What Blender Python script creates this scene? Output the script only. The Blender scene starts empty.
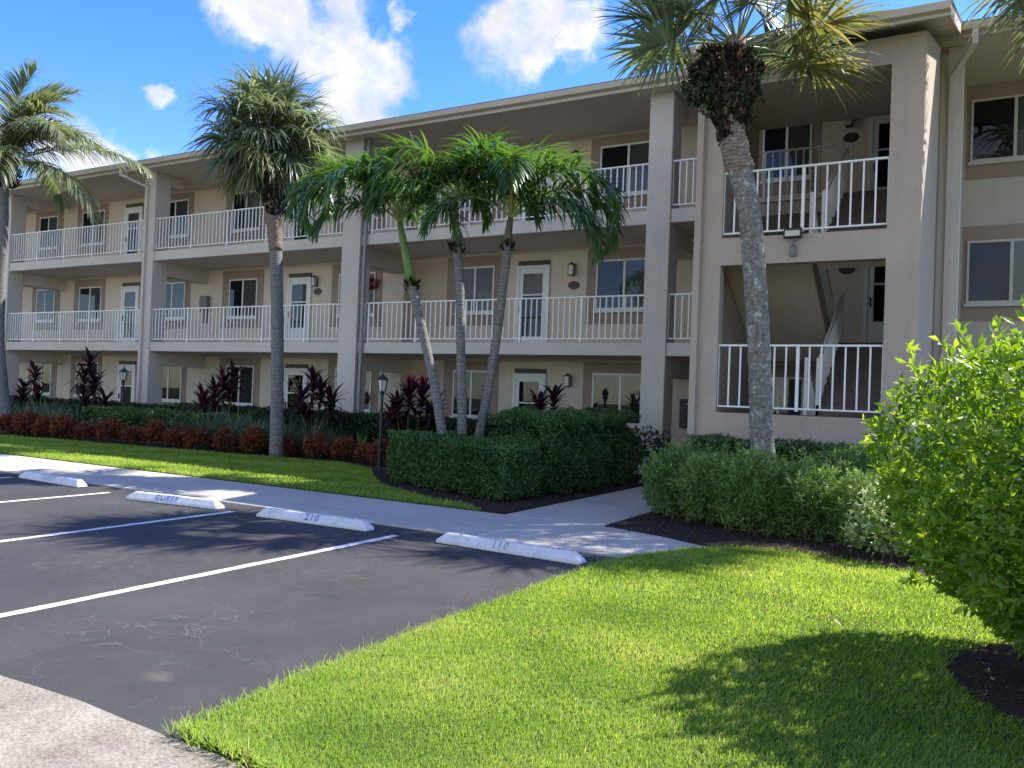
import bpy, bmesh, math, random
import numpy as np
from mathutils import Vector, Matrix, Quaternion
R = math.radians
rng = np.random.default_rng(7)
random.seed(7)
scene = bpy.context.scene
C = scene.collection

# ------------------------------------------------------------------ materials
def newmat(name):
    m = bpy.data.materials.new(name); m.use_nodes = True
    nt = m.node_tree; b = nt.nodes['Principled BSDF']
    return m, nt, b

def N(nt, typ, **kw):
    n = nt.nodes.new(typ)
    for k, v in kw.items():
        if k in n.inputs: n.inputs[k].default_value = v
        else: setattr(n, k, v)
    return n

def ramp(nt, stops, interp='LINEAR'):
    r = nt.nodes.new('ShaderNodeValToRGB'); e = r.color_ramp.elements
    r.color_ramp.interpolation = interp
    e[0].position, e[0].color = stops[0][0], (*stops[0][1], 1)
    e[1].position, e[1].color = stops[-1][0], (*stops[-1][1], 1)
    for p, c in stops[1:-1]:
        x = e.new(p); x.color = (*c, 1)
    return r

def coords(nt, scale=(1, 1, 1)):
    tc = nt.nodes.new('ShaderNodeTexCoord'); mp = nt.nodes.new('ShaderNodeMapping')
    mp.inputs['Scale'].default_value = scale
    nt.links.new(tc.outputs['Object'], mp.inputs[0]); return mp.outputs[0]

def surf(name, c1, c2, scale=3, rough=.85, bump=0., bscale=60, detail=6, spec=.3, stretch=(1, 1, 1), metallic=0, c3=None, s3=.5, a3=.3, streak=0):
    """noise-mottled surface with fine bump"""
    m, nt, b = newmat(name); L = nt.links.new
    v = coords(nt, stretch)
    n = N(nt, 'ShaderNodeTexNoise', Scale=scale, Detail=detail, Roughness=.6); L(v, n.inputs['Vector'])
    r = ramp(nt, [(.3, c1), (.7, c2)]); L(n.outputs[0], r.inputs[0])
    out = r.outputs[0]
    if c3:
        n3 = N(nt, 'ShaderNodeTexNoise', Scale=s3, Detail=5, Roughness=.7); L(v, n3.inputs['Vector'])
        r3 = ramp(nt, [(.5, (0, 0, 0)), (.72, (a3, a3, a3))]); L(n3.outputs[0], r3.inputs[0])
        mx = N(nt, 'ShaderNodeMixRGB'); L(r3.outputs[0], mx.inputs[0]); L(out, mx.inputs[1]); mx.inputs[2].default_value = (*c3, 1)
        out = mx.outputs[0]
    if streak:
        mp = N(nt, 'ShaderNodeMapping'); mp.inputs['Scale'].default_value = (4, 4, .22); L(v, mp.inputs[0])
        n4 = N(nt, 'ShaderNodeTexNoise', Scale=1.6, Detail=6, Roughness=.7); L(mp.outputs[0], n4.inputs['Vector'])
        r4 = ramp(nt, [(.52, (1, 1, 1)), (.80, (1 - streak, 1 - streak, 1 - streak * .95))]); L(n4.outputs[0], r4.inputs[0])
        m4 = N(nt, 'ShaderNodeMixRGB', blend_type='MULTIPLY'); m4.inputs[0].default_value = 1; L(out, m4.inputs[1]); L(r4.outputs[0], m4.inputs[2]); out = m4.outputs[0]
    L(out, b.inputs['Base Color'])
    b.inputs['Roughness'].default_value = rough; b.inputs['Specular IOR Level'].default_value = spec
    b.inputs['Metallic'].default_value = metallic
    if bump:
        bn = N(nt, 'ShaderNodeTexNoise', Scale=bscale, Detail=4, Roughness=.6); L(v, bn.inputs['Vector'])
        bp = N(nt, 'ShaderNodeBump', Strength=bump, Distance=.02); L(bn.outputs[0], bp.inputs['Height'])
        L(bp.outputs[0], b.inputs['Normal'])
    return m

def leafmat(name, stops, rough=.45, trans=.35, spec=.4, tint=(1.25, 1.25, .6)):
    m, nt, b = newmat(name); L = nt.links.new
    at = N(nt, 'ShaderNodeAttribute', attribute_name='rnd')
    r = ramp(nt, stops); L(at.outputs['Fac'], r.inputs[0])
    L(r.outputs[0], b.inputs['Base Color'])
    b.inputs['Roughness'].default_value = rough; b.inputs['Specular IOR Level'].default_value = spec
    tr = N(nt, 'ShaderNodeBsdfTranslucent')
    mul = N(nt, 'ShaderNodeMixRGB', blend_type='MULTIPLY'); mul.inputs[0].default_value = 1
    L(r.outputs[0], mul.inputs[1]); mul.inputs[2].default_value = (*[t * 1.5 for t in tint], 1); L(mul.outputs[0], tr.inputs[0])
    mx = N(nt, 'ShaderNodeMixShader'); mx.inputs[0].default_value = trans
    L(b.outputs[0], mx.inputs[1]); L(tr.outputs[0], mx.inputs[2])
    L(mx.outputs[0], nt.nodes['Material Output'].inputs[0])
    return m

M = {}
M['front'] = surf('stucco_front', (.57, .525, .47), (.63, .58, .525), .8, .9, .45, 45, c3=(.45, .395, .36), s3=.5, a3=.4, streak=.13)
M['tan'] = surf('stucco_tan', (.445, .365, .305), (.50, .415, .35), .7, .9, .8, 38, c3=(.35, .275, .235), s3=.6, a3=.4, streak=.12)
M['cream'] = surf('stucco_cream', (.66, .555, .455), (.72, .61, .505), .8, .9, .3, 60, c3=(.56, .45, .35), s3=.5, a3=.4, streak=.15)
M['wing'] = surf('stucco_wing', (.48, .44, .385), (.54, .50, .44), .8, .9, .45, 45, c3=(.42, .38, .33), s3=.5, a3=.4, streak=.1)
M['framecream'] = surf('frame_cream', (.50, .48, .44), (.56, .54, .50), 3, .5)
M['crownshaft2'] = surf('crownshaft_brown', (.10, .085, .055), (.17, .15, .09), 6, .6, .15, 12)
M['taupe'] = surf('stucco_taupe', (.31, .235, .19), (.36, .28, .23), 1.2, .9, .2, 60)
M['soffit'] = surf('soffit_paint', (.58, .50, .43), (.64, .56, .49), .6, .85, .1, 40)
M['fascia'] = surf('fascia_paint', (.47, .405, .33), (.53, .46, .38), 1.5, .6)
M['roof'] = surf('roof_shingle', (.10, .09, .085), (.16, .14, .13), 6, .9, .5, 30)
M['rail'] = surf('rail_paint', (.80, .80, .80), (.86, .86, .86), 4, .4, spec=.5)
M['white'] = surf('white_paint', (.72, .72, .71), (.80, .80, .79), 3, .45, spec=.5)
M['pipe'] = surf('pipe_paint', (.54, .47, .42), (.60, .53, .48), 2, .5)
M['pipegrey'] = surf('pipe_grey', (.24, .235, .24), (.29, .285, .29), 2, .5)
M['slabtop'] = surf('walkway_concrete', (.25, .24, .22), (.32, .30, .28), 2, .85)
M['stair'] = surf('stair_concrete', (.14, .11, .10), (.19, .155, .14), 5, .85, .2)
M['dark'] = surf('dark_backing', (.010, .011, .014), (.018, .019, .024), 1, .7)
M['blindgrey'] = surf('blind_grey', (.20, .20, .19), (.25, .25, .235), 2, .7)
M['blinddark'] = surf('shutter_slats', (.10, .115, .115), (.14, .155, .155), 2, .6)
M['shade'] = surf('roller_shade', (.36, .34, .30), (.42, .39, .345), 1.5, .8)
M['whiteblind'] = surf('white_blind', (.62, .60, .55), (.70, .68, .62), 2, .7)
M['black'] = surf('black_metal', (.012, .012, .013), (.022, .022, .024), 4, .45, spec=.5)
M['bronze'] = surf('bronze_metal', (.035, .028, .025), (.06, .048, .04), 6, .5, spec=.5)
M['darkgreen'] = surf('post_paint', (.008, .014, .014), (.014, .022, .022), 4, .45, spec=.5)
M['boxgrey'] = surf('box_grey', (.16, .16, .165), (.21, .21, .215), 3, .55)
M['lampglass'] = surf('lamp_glass', (.55, .53, .48), (.65, .63, .57), 3, .25, spec=.6)
M['frostglass'] = surf('flood_glass', (.60, .60, .50), (.72, .72, .62), 3, .3)
M['concrete'] = surf('sidewalk_concrete', (.44, .40, .335), (.54, .495, .42), 1.1, .85, .25, 90, c3=(.34, .305, .26), s3=.6, a3=.45)
M['pave_line'] = surf('paint_line', (.62, .62, .60), (.80, .80, .78), 14, .7, .2, 80, c3=(.25, .25, .25), s3=9, a3=.6)
M['bumper'] = surf('bumper_paint', (.66, .66, .65), (.78, .78, .77), 5, .65, .3, 50, c3=(.36, .35, .33), s3=4, a3=.4)
M['blue'] = surf('stencil_blue', (.07, .12, .38), (.36, .42, .62), 16, .7)
M['greyink'] = surf('stencil_grey', (.22, .25, .32), (.52, .54, .58), 14, .7)
M['earth'] = surf('earth', (.05, .07, .025), (.08, .10, .035), 2, .95)
M['soil'] = surf('lawn_soil', (.035, .055, .014), (.07, .085, .025), 9, .95, .4, 30)
M['stem'] = surf('stem_brown', (.07, .055, .04), (.12, .095, .07), 10, .85, .4, 40)

# curb/apron concrete with exposed aggregate
def m_apron():
    m, nt, b = newmat('apron_concrete'); L = nt.links.new; v = coords(nt)
    n = N(nt, 'ShaderNodeTexNoise', Scale=70, Detail=6, Roughness=.75); L(v, n.inputs['Vector'])
    n2 = N(nt, 'ShaderNodeTexNoise', Scale=2.2, Detail=6, Roughness=.7); L(v, n2.inputs['Vector'])
    r = ramp(nt, [(.32, (.12, .105, .085)), (.5, (.31, .275, .225)), (.72, (.52, .47, .39))]); L(n.outputs[0], r.inputs[0])
    r2 = ramp(nt, [(.35, (.66, .63, .58)), (.65, (1, 1, 1))]); L(n2.outputs[0], r2.inputs[0])
    mx = N(nt, 'ShaderNodeMixRGB', blend_type='MULTIPLY'); mx.inputs[0].default_value = 1
    L(r.outputs[0], mx.inputs[1]); L(r2.outputs[0], mx.inputs[2]); L(mx.outputs[0], b.inputs['Base Color'])
    bp = N(nt, 'ShaderNodeBump', Strength=.6, Distance=.01); L(n.outputs[0], bp.inputs['Height']); L(bp.outputs[0], b.inputs['Normal'])
    b.inputs['Roughness'].default_value = .9
    return m
M['apron'] = m_apron()

def m_asphalt():
    m, nt, b = newmat('asphalt'); L = nt.links.new; v = coords(nt)
    n = N(nt, 'ShaderNodeTexNoise', Scale=110, Detail=5, Roughness=.85); L(v, n.inputs['Vector'])
    n2 = N(nt, 'ShaderNodeTexNoise', Scale=.8, Detail=8, Roughness=.65); L(v, n2.inputs['Vector'])
    r = ramp(nt, [(.3, (.030, .030, .032)), (.55, (.052, .049, .049)), (.8, (.13, .125, .12))]); L(n.outputs[0], r.inputs[0])
    r2 = ramp(nt, [(.3, (.70, .70, .72)), (.7, (1.34, 1.32, 1.30))]); L(n2.outputs[0], r2.inputs[0])
    mx = N(nt, 'ShaderNodeMixRGB', blend_type='MULTIPLY'); mx.inputs[0].default_value = 1
    L(r.outputs[0], mx.inputs[1]); L(r2.outputs[0], mx.inputs[2])
    # alligator hairline cracks, showing pale, only in patches
    dn = N(nt, 'ShaderNodeTexNoise', Scale=3, Detail=4); L(v, dn.inputs['Vector'])
    va = N(nt, 'ShaderNodeMixRGB', blend_type='LINEAR_LIGHT'); va.inputs[0].default_value = .22; L(v, va.inputs[1]); L(dn.outputs['Color'], va.inputs[2])
    vo = N(nt, 'ShaderNodeTexVoronoi', Scale=2.6, feature='DISTANCE_TO_EDGE'); L(va.outputs[0], vo.inputs['Vector'])
    cr = ramp(nt, [(.003, (1, 1, 1)), (.016, (0, 0, 0))]); L(vo.outputs[0], cr.inputs[0])
    pn = N(nt, 'ShaderNodeTexNoise', Scale=.9, Detail=3); L(v, pn.inputs['Vector'])
    pr_ = ramp(nt, [(.43, (0, 0, 0)), (.62, (.50, .50, .50))]); L(pn.outputs[0], pr_.inputs[0])
    mm = N(nt, 'ShaderNodeMath', operation='MULTIPLY'); L(cr.outputs[0], mm.inputs[0]); L(pr_.outputs[0], mm.inputs[1])
    m2 = N(nt, 'ShaderNodeMixRGB'); L(mm.outputs[0], m2.inputs[0]); L(mx.outputs[0], m2.inputs[1]); m2.inputs[2].default_value = (.15, .145, .14, 1)
    # pale worn spot
    tc = nt.nodes.new('ShaderNodeTexCoord')
    sub = N(nt, 'ShaderNodeVectorMath', operation='DISTANCE'); L(tc.outputs['Object'], sub.inputs[0]); sub.inputs[1].default_value = (-3.98, 3.12, .004)
    ad = N(nt, 'ShaderNodeMath', operation='MULTIPLY_ADD'); L(dn.outputs[0], ad.inputs[0]); ad.inputs[1].default_value = .55; L(sub.outputs['Value'], ad.inputs[2])
    rs = ramp(nt, [(.20, (.45, .45, .45)), (.36, (0, 0, 0))]); L(ad.outputs[0], rs.inputs[0])
    m3 = N(nt, 'ShaderNodeMixRGB'); L(rs.outputs[0], m3.inputs[0]); L(m2.outputs[0], m3.inputs[1]); m3.inputs[2].default_value = (.19, .155, .12, 1)
    L(m3.outputs[0], b.inputs['Base Color'])
    bp = N(nt, 'ShaderNodeBump', Strength=.5, Distance=.006); L(n.outputs[0], bp.inputs['Height']); L(bp.outputs[0], b.inputs['Normal'])
    b.inputs['Roughness'].default_value = .82; b.inputs['Specular IOR Level'].default_value = .35
    return m
M['asphalt'] = m_asphalt()
M['mulch'] = surf('mulch_brown', (.018, .012, .009), (.06, .042, .03), 38, .95, .9, 45)
M['chip'] = leafmat('mulch_chips', [(0, (.02, .014, .01)), (.6, (.07, .045, .03)), (.93, (.12, .085, .055)), (1, (.30, .24, .17))], .9, .0, .1)

def m_glass():
    m, nt, b = newmat('window_glass'); L = nt.links.new
    gl = N(nt, 'ShaderNodeBsdfGlossy', Roughness=.02); gl.inputs[0].default_value = (.85, .9, 1, 1)
    tr = N(nt, 'ShaderNodeBsdfTransparent'); tr.inputs[0].default_value = (.52, .56, .57, 1)
    fr = N(nt, 'ShaderNodeFresnel', IOR=1.5)
    ma = N(nt, 'ShaderNodeMath', operation='MULTIPLY_ADD'); L(fr.outputs[0], ma.inputs[0]); ma.inputs[1].default_value = .42; ma.inputs[2].default_value = .02
    mx = N(nt, 'ShaderNodeMixShader'); L(ma.outputs[0], mx.inputs[0]); L(tr.outputs[0], mx.inputs[1]); L(gl.outputs[0], mx.inputs[2])
    L(mx.outputs[0], nt.nodes['Material Output'].inputs[0]); return m
M['glass'] = m_glass()

def m_bark(name, stops, ringscale, mott=None, bump=.6, wn=.68):
    m, nt, b = newmat(name); L = nt.links.new; v = coords(nt)
    w = N(nt, 'ShaderNodeTexWave', Scale=ringscale, Distortion=6, Detail=3, bands_direction='Z'); w.inputs['Detail Scale'].default_value = 1.5
    L(v, w.inputs['Vector'])
    n = N(nt, 'ShaderNodeTexNoise', Scale=14, Detail=7, Roughness=.7); L(v, n.inputs['Vector'])
    a = N(nt, 'ShaderNodeMixRGB'); a.inputs[0].default_value = wn; L(w.outputs[0], a.inputs[1]); L(n.outputs[0], a.inputs[2])
    r = ramp(nt, stops); L(a.outputs[0], r.inputs[0]); out = r.outputs[0]
    if mott:
        n2 = N(nt, 'ShaderNodeTexNoise', Scale=9, Detail=8, Roughness=.8); L(v, n2.inputs['Vector'])
        r2 = ramp(nt, [(.56, (0, 0, 0)), (.60, (1, 1, 1))]); L(n2.outputs[0], r2.inputs[0])
        mx = N(nt, 'ShaderNodeMixRGB'); L(r2.outputs[0], mx.inputs[0]); L(out, mx.inputs[1]); mx.inputs[2].default_value = (*mott, 1); out = mx.outputs[0]
    L(out, b.inputs['Base Color']); b.inputs['Roughness'].default_value = .9
    bp = N(nt, 'ShaderNodeBump', Strength=bump, Distance=.03); L(a.outputs[0], bp.inputs['Height']); L(bp.outputs[0], b.inputs['Normal'])
    return m
M['bark_sabal'] = m_bark('bark_sabal', [(.28, (.05, .047, .04)), (.5, (.17, .155, .13)), (.72, (.30, .28, .24))], 5, (.42, .44, .40), wn=.95)
M['bark_brown'] = m_bark('bark_brown', [(.28, (.065, .045, .035)), (.5, (.19, .14, .11)), (.72, (.34, .27, .22))], 6, wn=.84)
M['bark_grey'] = m_bark('bark_grey', [(.28, (.07, .068, .065)), (.5, (.155, .15, .145)), (.75, (.26, .255, .245))], 5, (.20, .21, .19), wn=.86, bump=.4)
M['crownshaft'] = surf('crownshaft_green', (.10, .20, .05), (.17, .28, .08), 6, .4, .15, 12)
M['boot'] = leafmat('palm_boots', [(0, (.010, .008, .007)), (.7, (.035, .026, .020)), (.95, (.10, .065, .045)), (1, (.28, .18, .12))], .9, .05, .15)
M['ivy'] = leafmat('ivy_leaf', [(0, (.012, .022, .010)), (.6, (.03, .05, .018)), (1, (.10, .14, .05))], .5, .2)
M['petiole'] = surf('petiole_green', (.13, .17, .06), (.22, .25, .10), 8, .5)
M['rachis'] = surf('rachis_yellow', (.22, .27, .08), (.32, .36, .12), 8, .5)
M['sabal'] = leafmat('sabal_leaf', [(0, (.08, .11, .07)), (.5, (.15, .19, .12)), (.85, (.24, .28, .18)), (.96, (.30, .31, .17)), (1, (.38, .33, .2))], .36, .34, .5, (1.3, 1.25, .7))
M['sabal_old'] = leafmat('sabal_old_leaf', [(0, (.10, .12, .04)), (.5, (.20, .20, .08)), (1, (.36, .30, .15))], .5, .35, .35, (1.3, 1.15, .6))
M['adonidia'] = leafmat('adonidia_leaf', [(0, (.025, .065, .022)), (.55, (.065, .135, .04)), (.9, (.14, .22, .065)), (1, (.22, .28, .10))], .30, .34, .55, (1.4, 1.5, .4))
M['coconut'] = leafmat('coconut_leaf', [(0, (.09, .12, .06)), (.6, (.17, .20, .11)), (1, (.36, .36, .22))], .36, .35, .5, (1.2, 1.2, .7))
M['lawn'] = leafmat('grass_blade', [(0, (.125, .22, .03)), (.35, (.22, .335, .045)), (.75, (.325, .43, .095)), (.9, (.42, .44, .16)), (1, (.48, .40, .23))], .6, .45, .15, (1.3, 1.25, .5))
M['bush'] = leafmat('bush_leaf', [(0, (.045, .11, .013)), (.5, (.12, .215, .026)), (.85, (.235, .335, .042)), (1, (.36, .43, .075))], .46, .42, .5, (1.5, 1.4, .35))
M['hedge'] = leafmat('hedge_leaf', [(0, (.035, .085, .025)), (.6, (.08, .165, .045)), (1, (.15, .25, .075))], .5, .28, .35)
M['darkhedge'] = leafmat('dark_hedge_leaf', [(0, (.018, .042, .016)), (.6, (.04, .078, .026)), (1, (.08, .13, .042))], .45, .2, .4)
M['ficus'] = leafmat('ficus_leaf', [(0, (.035, .08, .025)), (.6, (.085, .16, .045)), (.93, (.17, .25, .08)), (1, (.42, .46, .25))], .35, .25, .5)
M['feather'] = leafmat('feathery_leaf', [(0, (.05, .11, .025)), (.5, (.12, .215, .05)), (.9, (.24, .34, .10)), (1, (.50, .56, .30))], .42, .3, .5)
M['liriope'] = leafmat('strap_grass', [(0, (.07, .11, .07)), (.6, (.14, .19, .125)), (1, (.26, .30, .19))], .5, .3, .4, (1.1, 1.2, .8))
M['red'] = leafmat('copper_leaf', [(0, (.04, .05, .018)), (.35, (.10, .035, .02)), (.65, (.24, .065, .03)), (.9, (.34, .13, .04)), (1, (.08, .12, .03))], .5, .25, .3, (1.4, 1, .7))
M['cordy'] = leafmat('cordyline_leaf', [(0, (.015, .007, .012)), (.6, (.045, .014, .026)), (1, (.10, .03, .045))], .4, .25, .5, (1.4, .8, .9))
M['pink'] = leafmat('pink_leaf', [(0, (.22, .03, .06)), (1, (.42, .08, .12))], .4, .35, .4, (1.3, .8, .8))
M['rosette'] = leafmat('rosette_leaf', [(0, (.07, .11, .03)), (.6, (.15, .19, .05)), (1, (.26, .28, .09))], .4, .35, .4)
M['petal'] = leafmat('petal_red', [(0, (.28, .01, .02)), (1, (.50, .03, .05))], .5, .3)
M['petalw'] = leafmat('petal_white', [(0, (.50, .46, .46)), (1, (.70, .66, .66))], .5, .3)

# ------------------------------------------------------------------ mesh helpers
def tag(o, label=None, cat=None, group=None, kind=None):
    if label: o['label'] = label
    if cat: o['category'] = cat
    if group: o['group'] = group
    if kind: o['kind'] = kind
    return o

def thing(name, label, cat, loc=(0, 0, 0), group=None):
    o = bpy.data.objects.new(name, None); C.objects.link(o); o.location = loc; o.empty_display_size = .2
    return tag(o, label, cat, group)

def link(name, me, mat, parent=None, loc=None):
    o = bpy.data.objects.new(name, me); C.objects.link(o)
    if mat and not me.materials: me.materials.append(mat)
    if parent is not None: o.parent = parent
    if loc is not None: o.location = loc
    return o

class MB:
    def __init__(s): s.v = []; s.f = []
    def box(s, x0, x1, y0, y1, z0, z1):
        x0, x1 = min(x0, x1), max(x0, x1); y0, y1 = min(y0, y1), max(y0, y1); z0, z1 = min(z0, z1), max(z0, z1)
        n = len(s.v)
        s.v += [(x0, y0, z0), (x1, y0, z0), (x1, y1, z0), (x0, y1, z0), (x0, y0, z1), (x1, y0, z1), (x1, y1, z1), (x0, y1, z1)]
        s.f += [tuple(n + i for i in q) for q in ((0, 3, 2, 1), (4, 5, 6, 7), (0, 1, 5, 4), (1, 2, 6, 5), (2, 3, 7, 6), (3, 0, 4, 7))]
        return s
    def poly(s, pts, z0, z1):
        """extruded polygon (counter-clockwise seen from above)"""
        n = len(s.v); k = len(pts)
        s.v += [(x, y, z0) for x, y in pts] + [(x, y, z1) for x, y in pts]
        s.f += [tuple(n + i for i in reversed(range(k))), tuple(n + k + i for i in range(k))]
        s.f += [(n + i, n + (i + 1) % k, n + k + (i + 1) % k, n + k + i) for i in range(k)]
        return s
    def hull8(s, pts):
        """box-like solid from 8 free points, same order as box"""
        n = len(s.v); s.v += [tuple(p) for p in pts]
        s.f += [tuple(n + i for i in q) for q in ((0, 3, 2, 1), (4, 5, 6, 7), (0, 1, 5, 4), (1, 2, 6, 5), (2, 3, 7, 6), (3, 0, 4, 7))]
        return s
    def bar(s, a, b, w, h=None):
        a = Vector(a); b = Vector(b); h = h or w; d = (b - a).normalized()
        u = d.cross(Vector((0, 0, 1)));  u = Vector((1, 0, 0)) if u.length < .01 else u.normalized(); t = u.cross(d)
        P = []
        for c in (a, b): P += [c - u * w / 2 - t * h / 2, c + u * w / 2 - t * h / 2, c + u * w / 2 + t * h / 2, c - u * w / 2 + t * h / 2]
        return s.hull8(P)
    def tube(s, pts, radii, n=10, noise=0, caps=True):
        pts = [Vector(p) for p in pts]; b0 = len(s.v)
        ref = Vector((1, 0, 0))
        for i, p in enumerate(pts):
            d = (pts[min(i + 1, len(pts) - 1)] - pts[max(i - 1, 0)]).normalized()
            u = (ref - d * ref.dot(d)); u = u.normalized() if u.length > 1e-4 else Vector((0, 1, 0)); w = d.cross(u)
            for k in range(n):
                a = 2 * math.pi * k / n; r = radii[i] * (1 + noise * (random.random() - .5))
                s.v.append(tuple(p + u * r * math.cos(a) + w * r * math.sin(a)))
        for i in range(len(pts) - 1):
            for k in range(n):
                k2 = (k + 1) % n
                s.f.append((b0 + i * n + k, b0 + i * n + k2, b0 + (i + 1) * n + k2, b0 + (i + 1) * n + k))
        if caps:
            s.f.append(tuple(b0 + k for k in reversed(range(n)))); s.f.append(tuple(b0 + (len(pts) - 1) * n + k for k in range(n)))
        return s
    def lathe(s, prof, c=(0, 0, 0), n=12):
        return s.tube([(c[0], c[1], c[2] + z) for r, z in prof], [max(r, .001) for r, z in prof], n)
    def build(s, name, mat, parent=None, loc=None, bevel=0, smooth=False, segs=1):
        me = bpy.data.meshes.new(name); me.from_pydata(s.v, [], s.f); me.update()
        bm = bmesh.new(); bm.from_mesh(me)
        bmesh.ops.recalc_face_normals(bm, faces=bm.faces)
        if bevel:
            bmesh.ops.bevel(bm, geom=list(bm.edges), offset=bevel, segments=segs, affect='EDGES', clamp_overlap=True)
        bm.to_mesh(me); bm.free()
        if smooth: me.polygons.foreach_set('use_smooth', [True] * len(me.polygons))
        return link(name, me, mat, parent, loc)

def quadmesh(name, V, Q, rnd, smooth=False):
    """V (n,3), Q (m,4) quads, rnd per face-vertex value stored as point attribute"""
    me = bpy.data.meshes.new(name)
    V = np.asarray(V, dtype=np.float32); Q = np.asarray(Q, dtype=np.int32)
    me.vertices.add(len(V)); me.vertices.foreach_set('co', V.ravel())
    me.loops.add(Q.size); me.loops.foreach_set('vertex_index', Q.ravel())
    me.polygons.add(len(Q)); k = Q.shape[1]
    me.polygons.foreach_set('loop_start', np.arange(0, Q.size, k, dtype=np.int32))
    me.polygons.foreach_set('loop_total', np.full(len(Q), k, dtype=np.int32))
    if smooth: me.polygons.foreach_set('use_smooth', np.ones(len(Q), dtype=bool))
    a = me.attributes.new('rnd', 'FLOAT', 'POINT'); a.data.foreach_set('value', np.asarray(rnd, dtype=np.float32))
    me.update(calc_edges=True); me.validate()
    return me

def unit(a): return a / np.maximum(np.linalg.norm(a, axis=-1, keepdims=True), 1e-6)

def leaves(P, D, Nn, L, W, rnd, bend=.15):
    """leaf blades: base points P, direction D, normal-ish Nn, length L, width W -> diamond of 2 quads folded along the rib"""
    D = unit(D); S = unit(np.cross(D, Nn)); U = np.cross(S, D); n = len(P)
    L = np.asarray(L).reshape(-1, 1) * np.ones((n, 1)); W = np.asarray(W).reshape(-1, 1) * np.ones((n, 1))
    mid = P + D * L * .45 + U * L * bend * .4
    tip = P + D * L - U * L * bend
    a = mid + S * W * .5 + U * W * .18; b = mid - S * W * .5 + U * W * .18
    q = P + D * L * .12
    V = np.stack([P, a, tip, b, mid], 1).reshape(-1, 3)
    i = np.arange(n) * 5
    Q = np.stack([np.stack([i, i + 1, i + 2, i + 4], 1), np.stack([i, i + 4, i + 2, i + 3], 1)], 1).reshape(-1, 4)
    return V, Q, np.repeat(rnd, 5)

def strips(P0, D0, Lh, W0, droop, rnd, seg=3, wprof=None, up=(0, 0, 1)):
    """ribbon blades that droop: n blades of seg quads; P0,D0 (n,3)"""
    n = len(P0); D = unit(D0.copy()); P = P0.copy()
    Lh = np.asarray(Lh).reshape(-1, 1) * np.ones((n, 1)); W0 = np.asarray(W0).reshape(-1, 1) * np.ones((n, 1)); dr = np.asarray(droop).reshape(-1, 1) * np.ones((n, 1))
    wprof = wprof or [1, 1, .8, .08]
    S = unit(np.cross(D, np.asarray(up, float) + 1e-3)); rows = []
    for j in range(seg + 1):
        w = np.interp(j / seg, np.linspace(0, 1, len(wprof)), wprof)
        rows.append(np.stack([P - S * W0 * w / 2, P + S * W0 * w / 2], 1))
        P = P + D * Lh / seg
        D = unit(D + np.array([0, 0, -1.]) * dr / seg)
    V = np.stack(rows, 1).reshape(-1, 3)
    b = np.arange(n) * (seg + 1) * 2
    Q = np.concatenate([np.stack([b + 2 * j, b + 2 * j + 1, b + 2 * j + 3, b + 2 * j + 2], 1) for j in range(seg)])
    return V, Q, np.repeat(rnd, (seg + 1) * 2)

def merge(parts):
    V = []; Q = []; Rr = []; o = 0
    for v, q, r in parts:
        V.append(v); Q.append(q + o); Rr.append(r); o += len(v)
    return np.concatenate(V), np.concatenate(Q), np.concatenate(Rr)

def sphere_dirs(n, zmin=-.3):
    d = rng.normal(size=(int(n * 2.5) + 20, 3)); d = unit(d); d = d[d[:, 2] > zmin]; return d[:n]

def lump(d, seed, k=6, amp=.18):
    r = np.random.default_rng(seed); c = unit(r.normal(size=(k * 2, 3))); s = np.zeros(len(d))
    for i in range(len(c)): s += np.exp(-((d - c[i]) ** 2).sum(1) / .12) * (1 if i % 3 else -1)
    return 1 + amp * s

# ------------------------------------------------------------------ ground
def struct(name, mb, mat, bevel=0):
    return tag(mb.build(name, mat, bevel=bevel), kind='structure')
def sheet(name, pts, z, mat, kind='structure'):
    me = bpy.data.meshes.new(name); me.from_pydata([(x, y, z) for x, y in pts], [], [tuple(range(len(pts)))]); me.update()
    return tag(link(name, me, mat), kind=kind)

struct('ground', MB().box(-260, 260, -260, 260, -.5, -.30), M['earth'])
g = MB().box(-140, 110, -120, 120, -.29, -.012)
struct('terrain', g, M['earth'])
sheet('parking_lot', [(-60, 2.55), (-3.2, 2.55), (-3.2, 8.2), (-60, 8.2)], .0, M['asphalt'])
# road apron in the foreground, slightly wavy edge to the asphalt
rr = random.Random(3)
e1 = [(-60 + i * .35, 2.63 + rr.uniform(-.025, .025)) for i in range(166)]
e1 = [(x, y) for x, y in e1 if x < -2.9] + [(-2.8, 2.60)]
sheet('road_apron', [(-60, -6), (20, -6), (20, 2.50), (-2.2, 2.52)] + e1[::-1], .006, M['apron'])
sheet('bounce_road', [(-60, -40), (40, -40), (40, -6.01), (-60, -6.01)], .0, M['apron'])  # unseen pale paving behind the camera, added to bounce warm light onto the facade

# sidewalk slabs with tooled joints
sw = MB(); xs = [-42, -38.8, -35.6, -32.4, -29.2, -26, -22.8, -19.6, -15.9, -12.6, -9.2, -5.78, -3.9]
for a, b in zip(xs[:-1], xs[1:]): sw.box(a + .010, b - .010, 8.14, 9.892, -.1, .022)
struct('sidewalk', sw, M['concrete'], .006)
s2 = MB().poly([(-3.888, 8.14), (-3.30, 8.14), (-3.0, 8.6), (-2.75, 9.32), (-3.2, 9.55), (-3.888, 9.88)], -.1, .0225)
struct('sidewalk_end', s2, M['concrete'], .006)
wk = MB(); ys = [9.912, 12.4, 15.0, 17.3]
for a, b in zip(ys[:-1], ys[1:]): wk.box(-5.765, -4.30, a + .010, b - .010, -.1, .021)
struct('walkway', wk, M['concrete'], .006)

struct('joint_filler', MB().box(-42, -3.0, 8.16, 9.925, -.11, -.004), M['dark'])
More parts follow.
